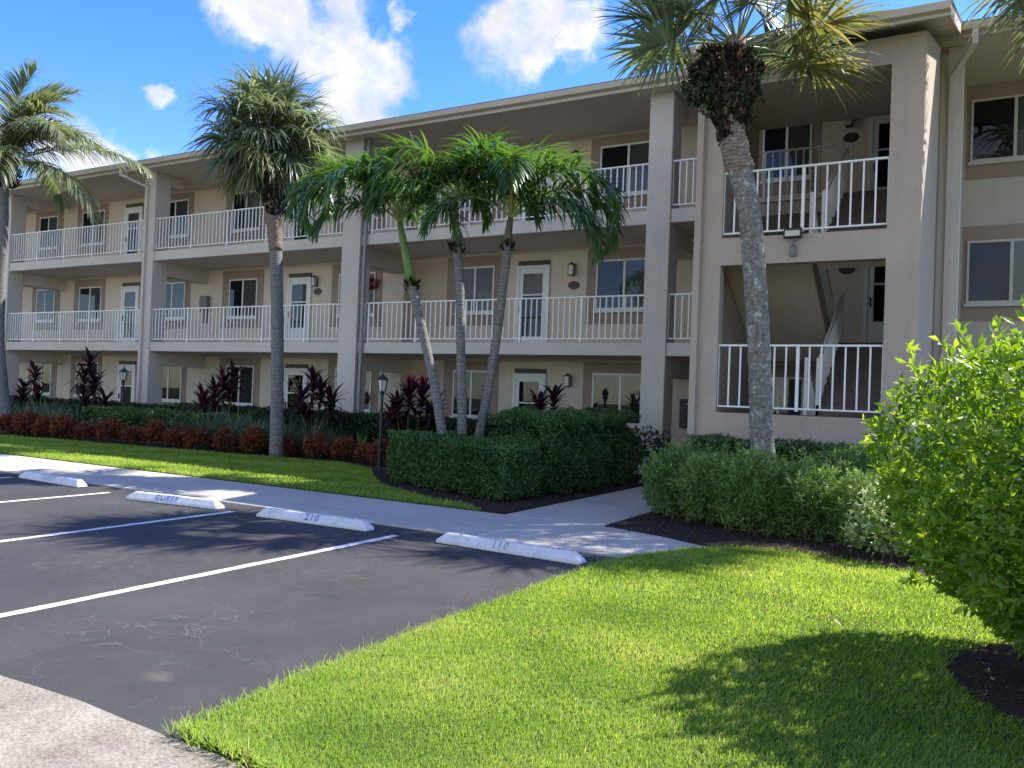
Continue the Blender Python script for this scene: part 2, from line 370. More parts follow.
# painted stall lines
def line(x, y0, y1, w=.10):
    pts = []; rr = random.Random(int(-x * 10)); n = 40
    L1 = [(x - w / 2 + rr.uniform(-.006, .006), y0 + (y1 - y0) * i / n) for i in range(n + 1)]
    R1 = [(x + w / 2 + rr.uniform(-.006, .006), y0 + (y1 - y0) * i / n) for i in range(n + 1)]
    sheet('parking_line', L1[::-1][::-1] + R1[::-1], .004, M['pave_line'])
line(-5.88, 2.72, 7.66); line(-8.55, 2.72, 7.68); line(-11.22, 2.72, 7.72); line(-13.9, 2.72, 7.8); line(-16.6, 2.72, 7.8)

# beds and lawns (soil sheets, grass blades come later)
LAWN = [(-3.26, 2.70), (-3.34, 3.6), (-3.36, 5.6), (-3.32, 7.5), (-3.2, 8.2), (-2.9, 9.0), (-2.55, 9.45), (-1.9, 9.62), (-1.1, 9.45), (-.4, 9.0), (.2, 8.3), (4, 8.6), (12, 9), (12, 2.62), (-2.2, 2.56)]
struct('lawn', MB().poly(LAWN[::-1] if False else [(x, y) for x, y in LAWN][::-1], -.2, .028), M['soil'])
BDY = [(-40, 12.5), (-23.3, 12.7), (-19.6, 13.2), (-14.6, 13.7), (-12.4, 14.0), (-11.2, 13.55), (-10.3, 12.6), (-9.1, 11.35), (-7.5, 10.5), (-6.2, 10.0)]
STRIP = [(-40, 9.94)] + [(-6.2, 9.94)] + BDY[::-1]
struct('grass_strip', MB().poly(STRIP, -.2, .028), M['soil'])
struct('planting_bed', MB().poly([(-5.79, 9.93), (-5.79, 17.3), (-45, 17.3), (-45, 12.52)] + [(x, y + .004) for x, y in BDY], -.2, .034), M['mulch'])
struct('planting_bed', MB().poly([(-4.28, 9.92), (-3.2, 9.58), (-2.74, 9.36), (-2.5, 9.5), (-1.9, 9.66), (-1.1, 9.5), (-.36, 9.02), (.2, 8.34), (4, 8.64), (12, 9.04), (12, 13.9), (-4.28, 13.9)], -.2, .036), M['mulch'])
ring = [(1.12 + 1.36 * math.cos(a) * (1 + .04 * math.sin(5 * a)), 6.05 + 1.25 * math.sin(a)) for a in np.linspace(0, 2 * math.pi, 28, endpoint=False)]
struct('planting_bed', MB().poly(ring, -.2, .040), M['mulch'])

# ------------------------------------------------------------------ building
F, YB, YW = 17.5, 13.95, 19.7          # walkway front, stair tower front, back wall
FL = [0.02, 2.93, 5.87]; CEIL = [2.64, 5.57, 8.50]
B = thing('apartment_building', 'three storey beige stucco apartment building with white railed walkways and a projecting stair tower', 'building', (0, 0, 0))
XL, XR = -41.0, 4.5
def part(name, mb, mat, bevel=0, parent=None): return mb.build(name, M[mat], parent or B, bevel=bevel)

AL = (-15.2, -13.7)                     # shallow alcove
w = MB()
w.box(XL, AL[0], YW, YW + .25, -.1, 8.5); w.box(AL[1], -1.05, YW, YW + .25, -.1, 8.5)
w.box(AL[0] - .1, AL[1] + .1, YW + .55, YW + .8, -.1, 8.49)
w.box(AL[0] - .02, AL[0] - .22, YW + .24, YW + .56, -.1, 8.48); w.box(AL[1] + .02, AL[1] + .22, YW + .24, YW + .56, -.1, 8.48)
w.box(XL, XL + .25, YW + .24, 30, -.1, 8.49); w.box(XR - .25, XR, YW + .24, 30, -.1, 8.49); w.box(XL, XR, 30, 30.25, -.1, 8.5)
part('wall', w, 'cream'); part('wall', MB().box(-1.048, XR, YW, YW + .25, -.1, 8.5), 'wing')
XE = -1.20
part('ground_slab', MB().box(XL, XE, F - .15, YW - .002, -.1, .02), 'slabtop')
cols = [-40.5, -32.2, -23.93, -15.38, -6.53]
for i in (1, 2):
    z1, z0 = FL[i], CEIL[i - 1]
    part('walkway_slab', MB().box(XL, XE - .01, F + .10, YW - .003, z0 + .02, z1 - .02), 'soffit')
    part('walkway_deck', MB().box(XL, XE - .012, F + .06, YW - .004, z1 - .018, z1), 'slabtop')
    for a, b in zip(cols[:-1], cols[1:]): part('slab_edge', MB().box(a + .275, b - .275, F - .02, F + .10, z0, z1), 'front', .008)
    part('slab_edge', MB().box(cols[-1] + .275, -4.57, F - .02, F + .10, z0, z1), 'front', .008)
for x in cols:
    part('column', MB().box(x - .275, x + .275, F - .06, F + .52, -.1, 8.46), 'front', .012)
    for zc in CEIL[:2]:
        part('beam', MB().box(x - .27, x + .26, F + .53, YW - .005, zc - .44, zc + .019), 'soffit')
    part('beam', MB().box(x - .27, x + .26, F + .53, F + 1.0, 8.1, 8.459), 'soffit')
part('cornice', MB().box(XL, XE, YW - .03, YW - .003, 8.40, 8.459), 'fascia')
for i in (1, 2): part('cornice', MB().box(XL, XE, YW - .03, YW - .003, CEIL[i - 1] - .06, CEIL[i - 1] + .018), 'fascia')

# main roof: soffit, fascia, gutter, slope
part('soffit', MB().box(XL - .5, XR + .5, 16.96, YW + .3, 8.46, 8.50), 'soffit')
part('fascia', MB().box(XL - .5, XR + .5, 16.92, 16.955, 8.40, 8.60), 'fascia')
part('gutter', MB().hull8([(XL - .5, 16.80, 8.50), (XR + .5, 16.80, 8.50), (XR + .5, 16.918, 8.47), (XL - .5, 16.918, 8.47), (XL - .5, 16.77, 8.62), (XR + .5, 16.77, 8.62), (XR + .5, 16.918, 8.62), (XL - .5, 16.918, 8.62)]), 'fascia', .006)
sl = .32
part('roof', MB().hull8([(XL - .6, 16.86, 8.605), (XR + .6, 16.86, 8.605), (XR + .6, 24, 8.605 + sl * 7.14), (XL - .6, 24, 8.605 + sl * 7.14),
     (XL - .6, 16.84, 8.67), (XR + .6, 16.84, 8.67), (XR + .6, 24, 8.67 + sl * 7.16), (XL - .6, 24, 8.67 + sl * 7.16)]), 'roof')
part('roof', MB().hull8([(XL - .6, 24.01, 8.6 + sl * 7.14), (XR + .6, 24.01, 8.6 + sl * 7.14), (XR + .6, 31, 8.5), (XL - .6, 31, 8.5),
     (XL - .6, 24.01, 8.67 + sl * 7.16), (XR + .6, 24.01, 8.67 + sl * 7.16), (XR + .6, 31, 8.6), (XL - .6, 31, 8.6)]), 'roof')

# ---- openings
def window(x0, x1, z0, z1, y=YW, kinds=('dark', 'shade'), panel=True, px=(None, None), fm='white'):
    if panel:
        a = x0 - .33 if px[0] is None else px[0]; b = x1 + .22 if px[1] is None else px[1]
        part('window_surround', MB().box(a, b, y - .014, y + .001, z0 - .36, z1 + .31), 'taupe')
    fr = MB(); d = .055
    fr.box(x0, x1, y - d, y - .015, z1 - .05, z1); fr.box(x0, x1, y - d, y - .015, z0, z0 + .05)
    fr.box(x0, x0 + .045, y - d + .001, y - .015, z0 + .049, z1 - .049); fr.box(x1 - .045, x1, y - d + .001, y - .015, z0 + .049, z1 - .049)
    xm = (x0 + x1) / 2; fr.box(xm - .03, xm + .03, y - d - .006, y - .015, z0 + .049, z1 - .049)
    f = part('window', fr, fm, .003)
    part('sill', MB().box(x0 - .04, x1 + .04, y - .09, y - .016, z0 - .07, z0 - .003), fm, .004, f)
    for s, (a, b) in enumerate(((x0 + .045, xm - .03), (xm + .03, x1 - .045))):
        k = kinds[s]; zz0, zz1 = z0 + .05, z1 - .05
        me = bpy.data.meshes.new('pane'); yy = y - .044 - .003 * s
        me.from_pydata([(a, yy, zz0), (b, yy, zz0), (b, yy, zz1), (a, yy, zz1)], [], [(0, 1, 2, 3)]); link('pane', me, M['glass'], f)
        part('backing', MB().box(a - .001, b + .001, y - .0165, y - .0155, zz0, zz1), 'dark' if k in ('dark', 'slats', 'vert') else 'shade' if k == 'shade' else 'blindgrey' if k == 'grey' else 'whiteblind', 0, f)
        if k == 'shade':     # shade pulled most of the way
            part('roller_shade', MB().box(a + .01, b - .01, y - .026, y - .020, zz0 + (zz1 - zz0) * .45, zz1 - .001), 'blindgrey', 0, f)
        if k in ('slats', 'wslats'):
            sm = MB(); z = zz0 + .02
            while z < zz1 - .03:
                sm.hull8([(a + .01, y - .036, z), (b - .01, y - .036, z), (b - .01, y - .020, z + .022), (a + .01, y - .020, z + .022),
                          (a + .01, y - .036, z + .005), (b - .01, y - .036, z + .005), (b - .01, y - .020, z + .028), (a + .01, y - .020, z + .028)])
                z += .052 if k == 'slats' else .04
            part('blind', sm, 'blinddark' if k == 'slats' else 'whiteblind', 0, f)
    return f

def door(x0, x1, fl, y=YW, style=0):
    z0, z1 = FL[fl] + .005, FL[fl] + 2.17
    fr = MB(); fr.box(x0, x0 + .09, y - .06, y - .001, z0, z1); fr.box(x1 - .09, x1, y - .06, y - .001, z0, z1); fr.box(x0 + .001, x1 - .001, y - .062, y - .001, z1 - .004, z1 + .07)
    d = part('door', fr, 'white', .004)
    part('transom', MB().box(x0 + .04, x1 - .02, y - .055, y - .0015, z1 + .075, z1 + .20), 'bronze', .004, d)
    lf = MB(); a, b = x0 + .092, x1 - .092
    zb = z0 + (.32 if style == 0 else .62)
    lf.box(a, a + .11, y - .045, y - .004, z0 + .01, z1 - .006); lf.box(b - .11, b, y - .045, y - .004, z0 + .01, z1 - .006)
    lf.box(a + .11, b - .11, y - .045, y - .004, z0 + .01, zb); lf.box(a + .11, b - .11, y - .045, y - .004, z1 - .15, z1 - .006)
    zm = z0 + 1.42; lf.box(a + .11, b - .11, y - .045, y - .004, zm, zm + .045)
    part('door_leaf', lf, 'white', .003, d)
    for q0, q1 in ((zb, zm), (zm + .045, z1 - .15)):
        me = bpy.data.meshes.new('pane'); me.from_pydata([(a + .11, y - .03, q0), (b - .11, y - .03, q0), (b - .11, y - .03, q1), (a + .11, y - .03, q1)], [], [(0, 1, 2, 3)])
        link('pane', me, M['glass'], d)
        part('backing', MB().box(a + .11, b - .11, y - .006, y - .003, q0, q1), 'dark' if q0 == zb or style == 2 else 'blindgrey', 0, d)
    part('door_handle', MB().box(a + .03, a + .06, y - .09, y - .046, z0 + .95, z0 + 1.15), 'black', .006, d)
    return d

def lantern(x, z, y=YW):
    m = MB(); m.box(x - .05, x + .05, y - .03, y - .001, z - .12, z + .10); m.box(x - .02, x + .02, y - .10, y - .031, z + .07, z + .095)
    m.box(x - .085, x + .085, y - .20, y - .04, z + .115, z + .135); m.tube([(x, y - .12, z + .136), (x, y - .12, z + .20)], [.07, .01], 8)
    m.box(x - .07, x + .07, y - .19, y - .05, z - .16, z - .14)
    for sx in (-.07, .062):
        for sy in (-.19, -.058): m.box(x + sx, x + sx + .008, y + sy, y + sy + .008, z - .139, z + .114)
    o = part('wall_lantern', m, 'bronze')
    part('lamp_glass', MB().box(x - .055, x + .055, y - .175, y - .065, z - .138, z + .113), 'lampglass', 0, o)
def plaque(x, z, y=YW, rx=.17, rz=.11):
    m = MB(); n = 20
    m.v = [(x + rx * math.cos(a), y - .012, z + rz * math.sin(a)) for a in np.linspace(0, 2 * math.pi, n, endpoint=False)] + [(x + rx * math.cos(a), y - .001, z + rz * math.sin(a)) for a in np.linspace(0, 2 * math.pi, n, endpoint=False)]
    m.f = [tuple(range(n)), tuple(range(2 * n - 1, n - 1, -1))] + [(i, (i + 1) % n, n + (i + 1) % n, n + i) for i in range(n)]
    part('number_plaque', m, 'bronze')

G = [('slats', 'slats'), ('dark', 'slats'), ('dark', 'shade'), ('dark', 'dark'), ('dark', 'grey'), ('shade', 'shade')]
for fl in range(3):
    s, t = FL[fl] + 1.0, FL[fl] + 2.29
    # bay far left
    window(-37.6, -36.4, s, t); door(-36.1, -35.1, fl)
    window(-33.85, -32.6, s, t, kinds=('dark', 'dark') if fl < 2 else ('dark', 'shade'), px=(-34.2, -32.3))
    window(-30.98, -29.6, s, t, kinds=(('dark', 'slats'), ('dark', 'shade'), ('dark', 'shade'))[fl], px=(-31.36, -29.42))
    door(-28.38, -27.36, fl, style=(2, 0, 0)[fl]); lantern(-27.05, FL[fl] + 2.05)
    window(-26.2, -24.82, s, t, kinds=(('dark', 'dark'), ('dark', 'grey'), ('dark', 'shade'))[fl], px=(-26.6, -24.6))
    window(-22.58, -21.25, s, t, kinds=(('dark', 'slats'), ('dark', 'grey'), ('dark', 'shade'))[fl], px=(-22.95, -21.0))
    door(-19.88, -18.85, fl, style=(2, 1, 0)[fl]); lantern(-18.66, FL[fl] + 2.08); plaque(-18.6, FL[fl] + 1.77)
    window(-17.7, -16.26, s, t, kinds=(('slats', 'wslats'), ('dark', 'grey'), ('dark', 'shade'))[fl], px=(-18.02, -16.02))
    window(-13.3, -12.06, s, t, kinds=(('slats', 'slats'), ('grey', 'shade'), ('dark', 'dark'))[fl], px=(-13.66, -11.82))
    door(-11.34, -10.34, fl, style=(2, 0, 0)[fl]); lantern(-9.66, FL[fl] + 2.07)
    if fl: plaque(-9.63, FL[fl] + 1.67)
    window(-8.98, -7.42, s, t, kinds=(('slats', 'slats'), ('dark', 'shade'), ('dark', 'shade'))[fl], px=(-9.26, -7.10))
    # behind the stair tower
    window(-4.85, -3.75, s, t, kinds=('dark', 'grey'), px=(-5.2, -3.55))
    door(-2.55, -1.50, fl, style=2)
    if fl: lantern(-2.95, FL[fl] + 2.17); plaque(-2.92, FL[fl] + 1.80)
    # right wing, windows side by side
    window(-.58, 1.02, s - .02, t - .01, kinds=(('dark', 'grey'), ('dark', 'wslats'), ('dark', 'shade'))[fl], px=(-.66, 1.5), fm='framecream')
    window(2.0, 3.6, s - .02, t - .01, kinds=('dark', 'grey'), px=(1.7, 3.9))
# utility boxes in the gap and on the walkway wall
m = MB().box(-6.62, -6.42, YW - .1, YW - .001, 1.02, 1.72); part('meter_box', m, 'bronze', .01)
m = MB().box(-23.95, -23.55, YW - .14, YW - .001, 4.15, 4.68); m.box(-23.85, -23.65, YW - .10, YW - .002, 3.75, 4.149); part('meter_box', m, 'boxgrey', .012)
part('notice_board', MB().box(-5.55, -5.05, YW - .03, YW - .001, 6.95, 7.55), 'whiteblind', .005)

# ---- railings
def railing(x0, x1, z, posts, y=F + .04, pitch=.155, mat='rail', h=1.07, low=.10, pk=.026):
    m = MB(); m.box(x0, x1, y - .028, y + .028, z + h - .035, z + h); m.box(x0, x1, y - .018, y + .018, z + low - .03, z + low); m.box(x0, x0 + .014, y - .016, y + .016, z + low - .03, z + h - .02); m.box(x1 - .014, x1, y - .016, y + .016, z + low - .03, z + h - .02)
    r = part('railing', m, mat, .005)
    P = sorted(posts)
    for p in P: part('post', MB().box(p - .025, p + .025, y - .027, y + .027, z + .001, z + h - .036), mat, .004, r)
    E_ = [x0] + P + [x1]
    for a, b in zip(E_[:-1], E_[1:]):
        n = max(1, round((b - a) / pitch)); pm = MB()
        for i in range(1, n):
            xx = a + (b - a) * i / n; pm.box(xx - pk / 2, xx + pk / 2, y - pk / 2, y + pk / 2, z + low, z + h - .036)
        if n > 1: part('balusters', pm, mat, 0, r)
    return r
bays = [(-40.22, -32.48, [-38.6, -37, -35.5, -33.9]), (-31.92, -24.21, [-30.28, -28.65, -27.02, -25.42]), (-23.65, -15.66, [-21.96, -20.34, -18.68, -17.0]), (-15.10, -6.81, [-14.68, -13.1, -11.55, -9.98, -8.35]), (-6.25, -4.57, [])]
for fl in (1, 2):
    for a, b, ps in bays: railing(a + .002, b - .002, FL[fl] + .01, ps)

# ---- stair tower
TX0, TX1 = -4.56, -1.04; OX0, OX1 = -4.08, -1.51
EZ = 7.42
t = MB()
t.box(TX0, OX0, YB, YB + .22, -.1, EZ); t.box(OX1, TX1, YB, YB + .22, -.1, EZ)
for z0, z1 in ((-.1, 1.50), (3.98, 4.44), (6.99, EZ - .002)): t.box(OX0 - .001, OX1 + .001, YB + .001, YB + .219, z0, z1)
part('tower_wall', t, 'tan')
def sidewall(xa, xb, mat):
    m = MB(); m.v = [(xa, YB + .221, -.1), (xb, YB + .221, -.1), (xb, 17.36, -.1), (xa, 17.36, -.1), (xa, YB + .221, 7.5), (xb, YB + .221, 7.5), (xb, 17.36, 8.452), (xa, 17.36, 8.452)]
    m.f = [(0, 3, 2, 1), (4, 5, 6, 7), (0, 1, 5, 4), (1, 2, 6, 5), (2, 3, 7, 6), (3, 0, 4, 7)]; part('tower_wall', m, mat)
sidewall(TX0, TX0 + .2, 'tan'); sidewall(TX1 - .2, TX1, 'tan')
part('tower_wall', MB().box(TX1 - .19, TX1 - .01, 17.361, YW - .004, -.1, 8.455), 'tan')
# tower roof plane carried on from the main slope, with fascia along eave and rake
ye, ze = 13.42, 7.56; yr = 16.88; k = .315
def zr(y): return ze + k * (y - ye)
rx0, rx1 = TX0 - .34, -.70
part('tower_roof', MB().hull8([(rx0, ye, ze - .02), (rx1, ye, ze - .02), (rx1, yr, zr(yr) - .02), (rx0, yr, zr(yr) - .02), (rx0 - .02, ye - .03, ze + .02), (rx1 + .02, ye - .03, ze + .02), (rx1 + .02, yr, zr(yr) + .03), (rx0 - .02, yr, zr(yr) + .03)]), 'roof')
part('fascia', MB().box(rx0 - .004, rx1 + .004, ye - .02, ye + .02, ze - .20, ze - .022), 'fascia', .004)
part('gutter', MB().hull8([(rx0, ye - .11, ze - .13), (rx1 + .01, ye - .11, ze - .13), (rx1 + .01, ye - .022, ze - .15), (rx0, ye - .022, ze - .15), (rx0, ye - .13, ze - .02), (rx1 + .01, ye - .13, ze - .02), (rx1 + .01, ye - .022, ze - .02), (rx0, ye - .022, ze - .02)]), 'fascia', .004)
for xx in (rx0, rx1 - .03):
    part('rake_board', MB().hull8([(xx, ye + .021, ze - .20), (xx + .034, ye + .021, ze - .20), (xx + .034, yr - .1, zr(yr - .1) - .20), (xx, yr - .1, zr(yr - .1) - .20), (xx, ye + .021, ze - .022), (xx + .034, ye + .021, ze - .022), (xx + .034, yr - .1, zr(yr - .1) - .022), (xx, yr - .1, zr(yr - .1) - .022)]), 'fascia')
part('soffit', MB().hull8([(rx0 + .035, ye + .022, ze - .17), (rx1 - .031, ye + .022, ze - .17), (rx1 - .031, yr, zr(yr) - .17), (rx0 + .035, yr, zr(yr) - .17), (rx0 + .035, ye + .022, ze - .14), (rx1 - .031, ye + .022, ze - .14), (rx1 - .031, yr, zr(yr) - .14), (rx0 + .035, yr, zr(yr) - .14)]), 'fascia')
# landings and flights
ix0, ix1, xm = TX0 + .21, TX1 - .21, -2.78
def flight(x0, x1, za, zb, ya=15.25, yb=17.62, n=8):
    """za at the landing (front), zb at the walkway (back)"""
    m = MB(); dy = (yb - ya) / n; dz = (zb - za) / n
    for i in range(n):
        y0 = ya + i * dy; zt = za + (i + (1 if dz > 0 else 0)) * dz if dz > 0 else za + (i + 1) * dz
        m.box(x0, x1, y0, y0 + dy + .003, zt - .19 if dz > 0 else zt - .02, zt)
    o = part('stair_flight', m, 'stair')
    for xs_ in (x0 - .032, x1 + .002):
        if abs(xs_ - xm) < .2:
            part('stringer', MB().hull8([(xs_, ya, za - .37), (xs_ + .03, ya, za - .37), (xs_ + .03, yb, zb - .37), (xs_, yb, zb - .37), (xs_, ya, za + .08), (xs_ + .03, ya, za + .08), (xs_ + .03, yb, zb + .08), (xs_, yb, zb + .08)]), 'front', 0, o)
    part('stair_soffit', MB().hull8([(x0 + .002, ya, za - .36), (x1 - .002, ya, za - .36), (x1 - .002, yb, zb - .36), (x0 + .002, yb, zb - .36),
        (x0 + .002, ya, za - .19), (x1 - .002, ya, za - .19), (x1 - .002, yb, zb - .19), (x0 + .002, yb, zb - .19)]), 'cream', 0, o)
    return o
def srail(x, ya, yb, za, zb):
    m = MB(); h = .95; m.bar((x, ya, za + h), (x, yb, zb + h), .04, .04); m.bar((x, ya, za + .12), (x, yb, zb + .12), .03, .03)
    r = part('stair_railing', m, 'rail')
    part('post', MB().box(x - .03, x + .03, ya - .03, ya + .03, za + .0, za + h + .06), 'rail', .004, r); part('post', MB().box(x - .03, x + .03, yb - .03, yb + .03, zb, zb + h + .06), 'rail', .004, r)
    pm = MB(); n = 18
    for i in range(1, n):
        u = i / n; y = ya + (yb - ya) * u; z = za + (zb - za) * u; pm.box(x - .011, x + .011, y - .011, y + .011, z + .12, z + h)
    part('balusters', pm, 'rail', 0, r)
for lv, zl in enumerate((1.50, 4.42)):
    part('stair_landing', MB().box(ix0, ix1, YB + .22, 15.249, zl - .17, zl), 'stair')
    flight(ix0, xm - .08, zl, FL[lv] + (.0 if lv == 0 else 0), n=8)
    flight(xm + .08, ix1, zl, FL[lv + 1], n=8)
    srail(xm + .10, 15.28, 17.60, zl, FL[lv + 1]); srail(xm - .10, 15.28, 17.60, zl, FL[lv])
    railing(OX0 + .002, OX1 - .002, zl + .06, [-2.78], y=YB + .07, pitch=.177, pk=.026, h=1.09, low=.06)
for fl in (1, 2): railing(ix0 + .01, xm - .12, FL[fl] + .01, [ix0 + .06], y=17.66, pitch=.16)
part('tower_ceiling', MB().box(ix0, ix1, YB + .222, 17.3, 7.30, 7.34), 'soffit')
# flood light on the tower front
m = MB().box(-3.03, -2.75, YB - .14, YB - .04, 4.36, 4.52); fx = part('flood_light', m, 'black', .01)
part('lens', MB().box(-3.005, -2.775, YB - .146, YB - .141, 4.385, 4.475), 'frostglass', .002, fx)
part('junction_box', MB().box(-2.94, -2.84, YB - .07, YB - .001, 4.07, 4.24), 'boxgrey', .01, fx)
part('bracket', MB().box(-2.91, -2.87, YB - .08, YB - .03, 4.241, 4.359), 'boxgrey', .003, fx)
# right wing column
part('column', MB().box(-.92, -.65, F - .10, F + .2, -.1, 8.455), 'front', .01)

# ---- downspouts
def downspout(x, y, ztop, mat='pipe', gx=None, gy=16.85, w=.095, d=.08, gz=8.50, z0=0.0):
    m = MB(); m.box(x - w / 2, x + w / 2, y - d, y, z0, ztop)
    if gx is not None:
        m.bar((x, y - d / 2, ztop - .03), (gx, gy, ztop + .30), w * .9, d); m.bar((gx, gy, ztop + .27), (gx, gy, gz), w * .9, d)
    for z in (1.6, 4.4, 7.2):
        if z < ztop: m.box(x - w / 2 - .02, x + w / 2 + .02, y - d - .003, y - .0, z, z + .03)
    part('downspout', m, mat, .004)
downspout(-32.62, F - .02, 8.0, 'pipe', -32.85)
downspout(-24.02, F - .062, 8.0, 'pipe', -24.62)
downspout(-15.02, F - .03, 8.46, 'pipe'); downspout(-14.82, F - .03, 8.46, 'pipegrey', w=.085)
downspout(TX0 + .09, YB - .001, 7.15, 'tan', TX0 + .02, gy=13.36, gz=7.42, w=.11, d=.10)
downspout(-.83, F - .102, 7.95, 'pipe', -.47, w=.11)

# ------------------------------------------------------------------ grass
def inpoly(X, Y, poly):
    n = len(poly); ins = np.zeros(len(X), bool); j = n - 1
    for i in range(n):
        xi, yi = poly[i]; xj, yj = poly[j]
        c = ((yi > Y) != (yj > Y)) & (X < (xj - xi) * (Y - yi) / (yj - yi + 1e-12) + xi)
        ins ^= c; j = i
    return ins
def scatter(poly, box, dens):
    n = int((box[1] - box[0]) * (box[3] - box[2]) * dens)
    X = rng.uniform(box[0], box[1], n); Y = rng.uniform(box[2], box[3], n)
    k = inpoly(X, Y, poly); return X[k], Y[k]
def patchy(X, Y, s=1., seed=0):
    r = np.random.default_rng(seed); v = np.zeros(len(X))
    for i in range(9):
        a = r.uniform(0, 6.28); f = s * r.uniform(.8, 5); v += np.sin((X * np.cos(a) + Y * np.sin(a)) * f + r.uniform(0, 6.28)) / 9
    return v * 1.6
def blades(X, Y, h, w, z0=.025, seed=0):
    n = len(X); P = np.stack([X, Y, np.full(n, z0)], 1)
    pt = patchy(X, Y, 1.1, seed)
    a = rng.uniform(0, 2 * np.pi, n); lean = rng.uniform(.3, 1.5, n)
    D = np.stack([np.cos(a) * lean, np.sin(a) * lean, np.ones(n)], 1)
    H = h * rng.uniform(.55, 1.25, n) * (1 + .22 * pt)
    r = np.clip(rng.beta(2.2, 3, n) + (.26 * pt + .16 * patchy(X, Y, 3.5, seed + 1)) + (rng.random(n) > .94) * .45, 0, 1)
    Vv, Q, rr_ = strips(P, D, H, w * rng.uniform(.7, 1.3, n), rng.uniform(.2, 1.1, n), r, seg=2, wprof=[1, .85, .12], up=(.3, .2, 1))
    return Vv, Q, rr_
hole = lambda X, Y: ((X - 1.12) / 1.33) ** 2 + ((Y - 6.05) / 1.21) ** 2 > 1
parts = []
LW = [(x + (-.01 if x < -2 and 2.6 < y < 8.5 else 0), y) for x, y in LAWN]
for y0, y1, dens, h, w_ in ((2.5, 3.6, 16000, .042, .0032), (3.6, 4.8, 12500, .042, .0038), (4.8, 6.6, 8500, .044, .005), (6.6, 9.8, 5000, .048, .0068)):
    X, Y = scatter(LW, (-3.6, 3.6, y0, y1), dens); k = hole(X, Y) & (X < .9 + .62 * Y); parts.append(blades(X[k], Y[k], h, w_, seed=5))
ed = np.array([(-3.31, 2.74), (-3.39, 3.6), (-3.41, 5.6), (-3.37, 7.5), (-3.25, 8.2), (-2.95, 9.0), (-2.6, 9.45), (-1.9, 9.66), (-1.1, 9.5), (-.4, 9.05)]); u_ = rng.uniform(0, len(ed) - 1.001, 1500); i_ = u_.astype(int); q_ = ed[i_] * (1 - (u_ - i_))[:, None] + ed[i_ + 1] * (u_ - i_)[:, None] + rng.normal(size=(1500, 2)) * .03 + np.array([.04, 0])
parts.append(blades(q_[:, 0], q_[:, 1], .068, .005, seed=3))
u_ = rng.uniform(0, 1, 700); parts.append(blades(-3.3 + u_ * 1.3, 2.66 - u_ * .1 + rng.normal(size=700) * .03, .08, .005, seed=3))
Vv, Q, r_ = merge(parts)
tag(link('grass', quadmesh('grass', Vv, Q, r_), M['lawn']), 'bright green mown lawn in front of the stair tower', 'grass', kind='stuff')
X, Y = scatter(STRIP, (-26, -6.1, 9.9, 14.2), 1900); Vv, Q, r_ = blades(X, Y, .07, .013, seed=9)
tag(link('grass', quadmesh('grass', Vv, Q, r_), M['lawn']), 'narrow strip of grass between sidewalk and planting bed', 'grass', kind='stuff')

# mulch chips
def chips(poly, box, dens, name, label, extra=None, size=.03):
    X, Y = scatter(poly, box, dens)
    if extra is not None: k = extra(X, Y); X, Y = X[k], Y[k]
    n = len(X); P = np.stack([X, Y, np.full(n, .042) + rng.uniform(0, .012, n)], 1); D = rng.normal(size=(n, 3)) * (1, 1, .25)
    Vv, Q, r_ = leaves(P, D, np.stack([rng.normal(size=n) * .3, rng.normal(size=n) * .3, np.ones(n)], 1), size * rng.uniform(.6, 1.6, n), size * .4, rng.random(n))
    tag(link(name, quadmesh(name, Vv, Q, r_), M['chip']), label, 'mulch', kind='stuff')
chips([(-4.28, 9.92), (-3.2, 9.58), (-2.74, 9.36), (-2.5, 9.5), (-1.9, 9.66), (-1.1, 9.5), (-.36, 9.02), (.2, 8.34), (3, 8.5), (3, 11.5), (-4.28, 13)], (-4.28, 3, 8.2, 13), 550, 'mulch', 'dark bark mulch under the feathery shrubs by the stair tower')
chips(ring, (-.6, 2.6, 4.6, 7.6), 900, 'mulch', 'dark bark mulch ring under the big bright bush', size=.026)
chips([(-5.79, 9.93), (-5.79, 16.5), (-12, 16.5), (-12.4, 14.05), (-11.2, 13.6), (-10.3, 12.65), (-9.1, 11.4), (-7.5, 10.55), (-6.2, 10.05)], (-13, -5.7, 9.9, 16.5), 260, 'mulch', 'dark mulch edge at the foot of the clipped hedges by the walkway', size=.035)

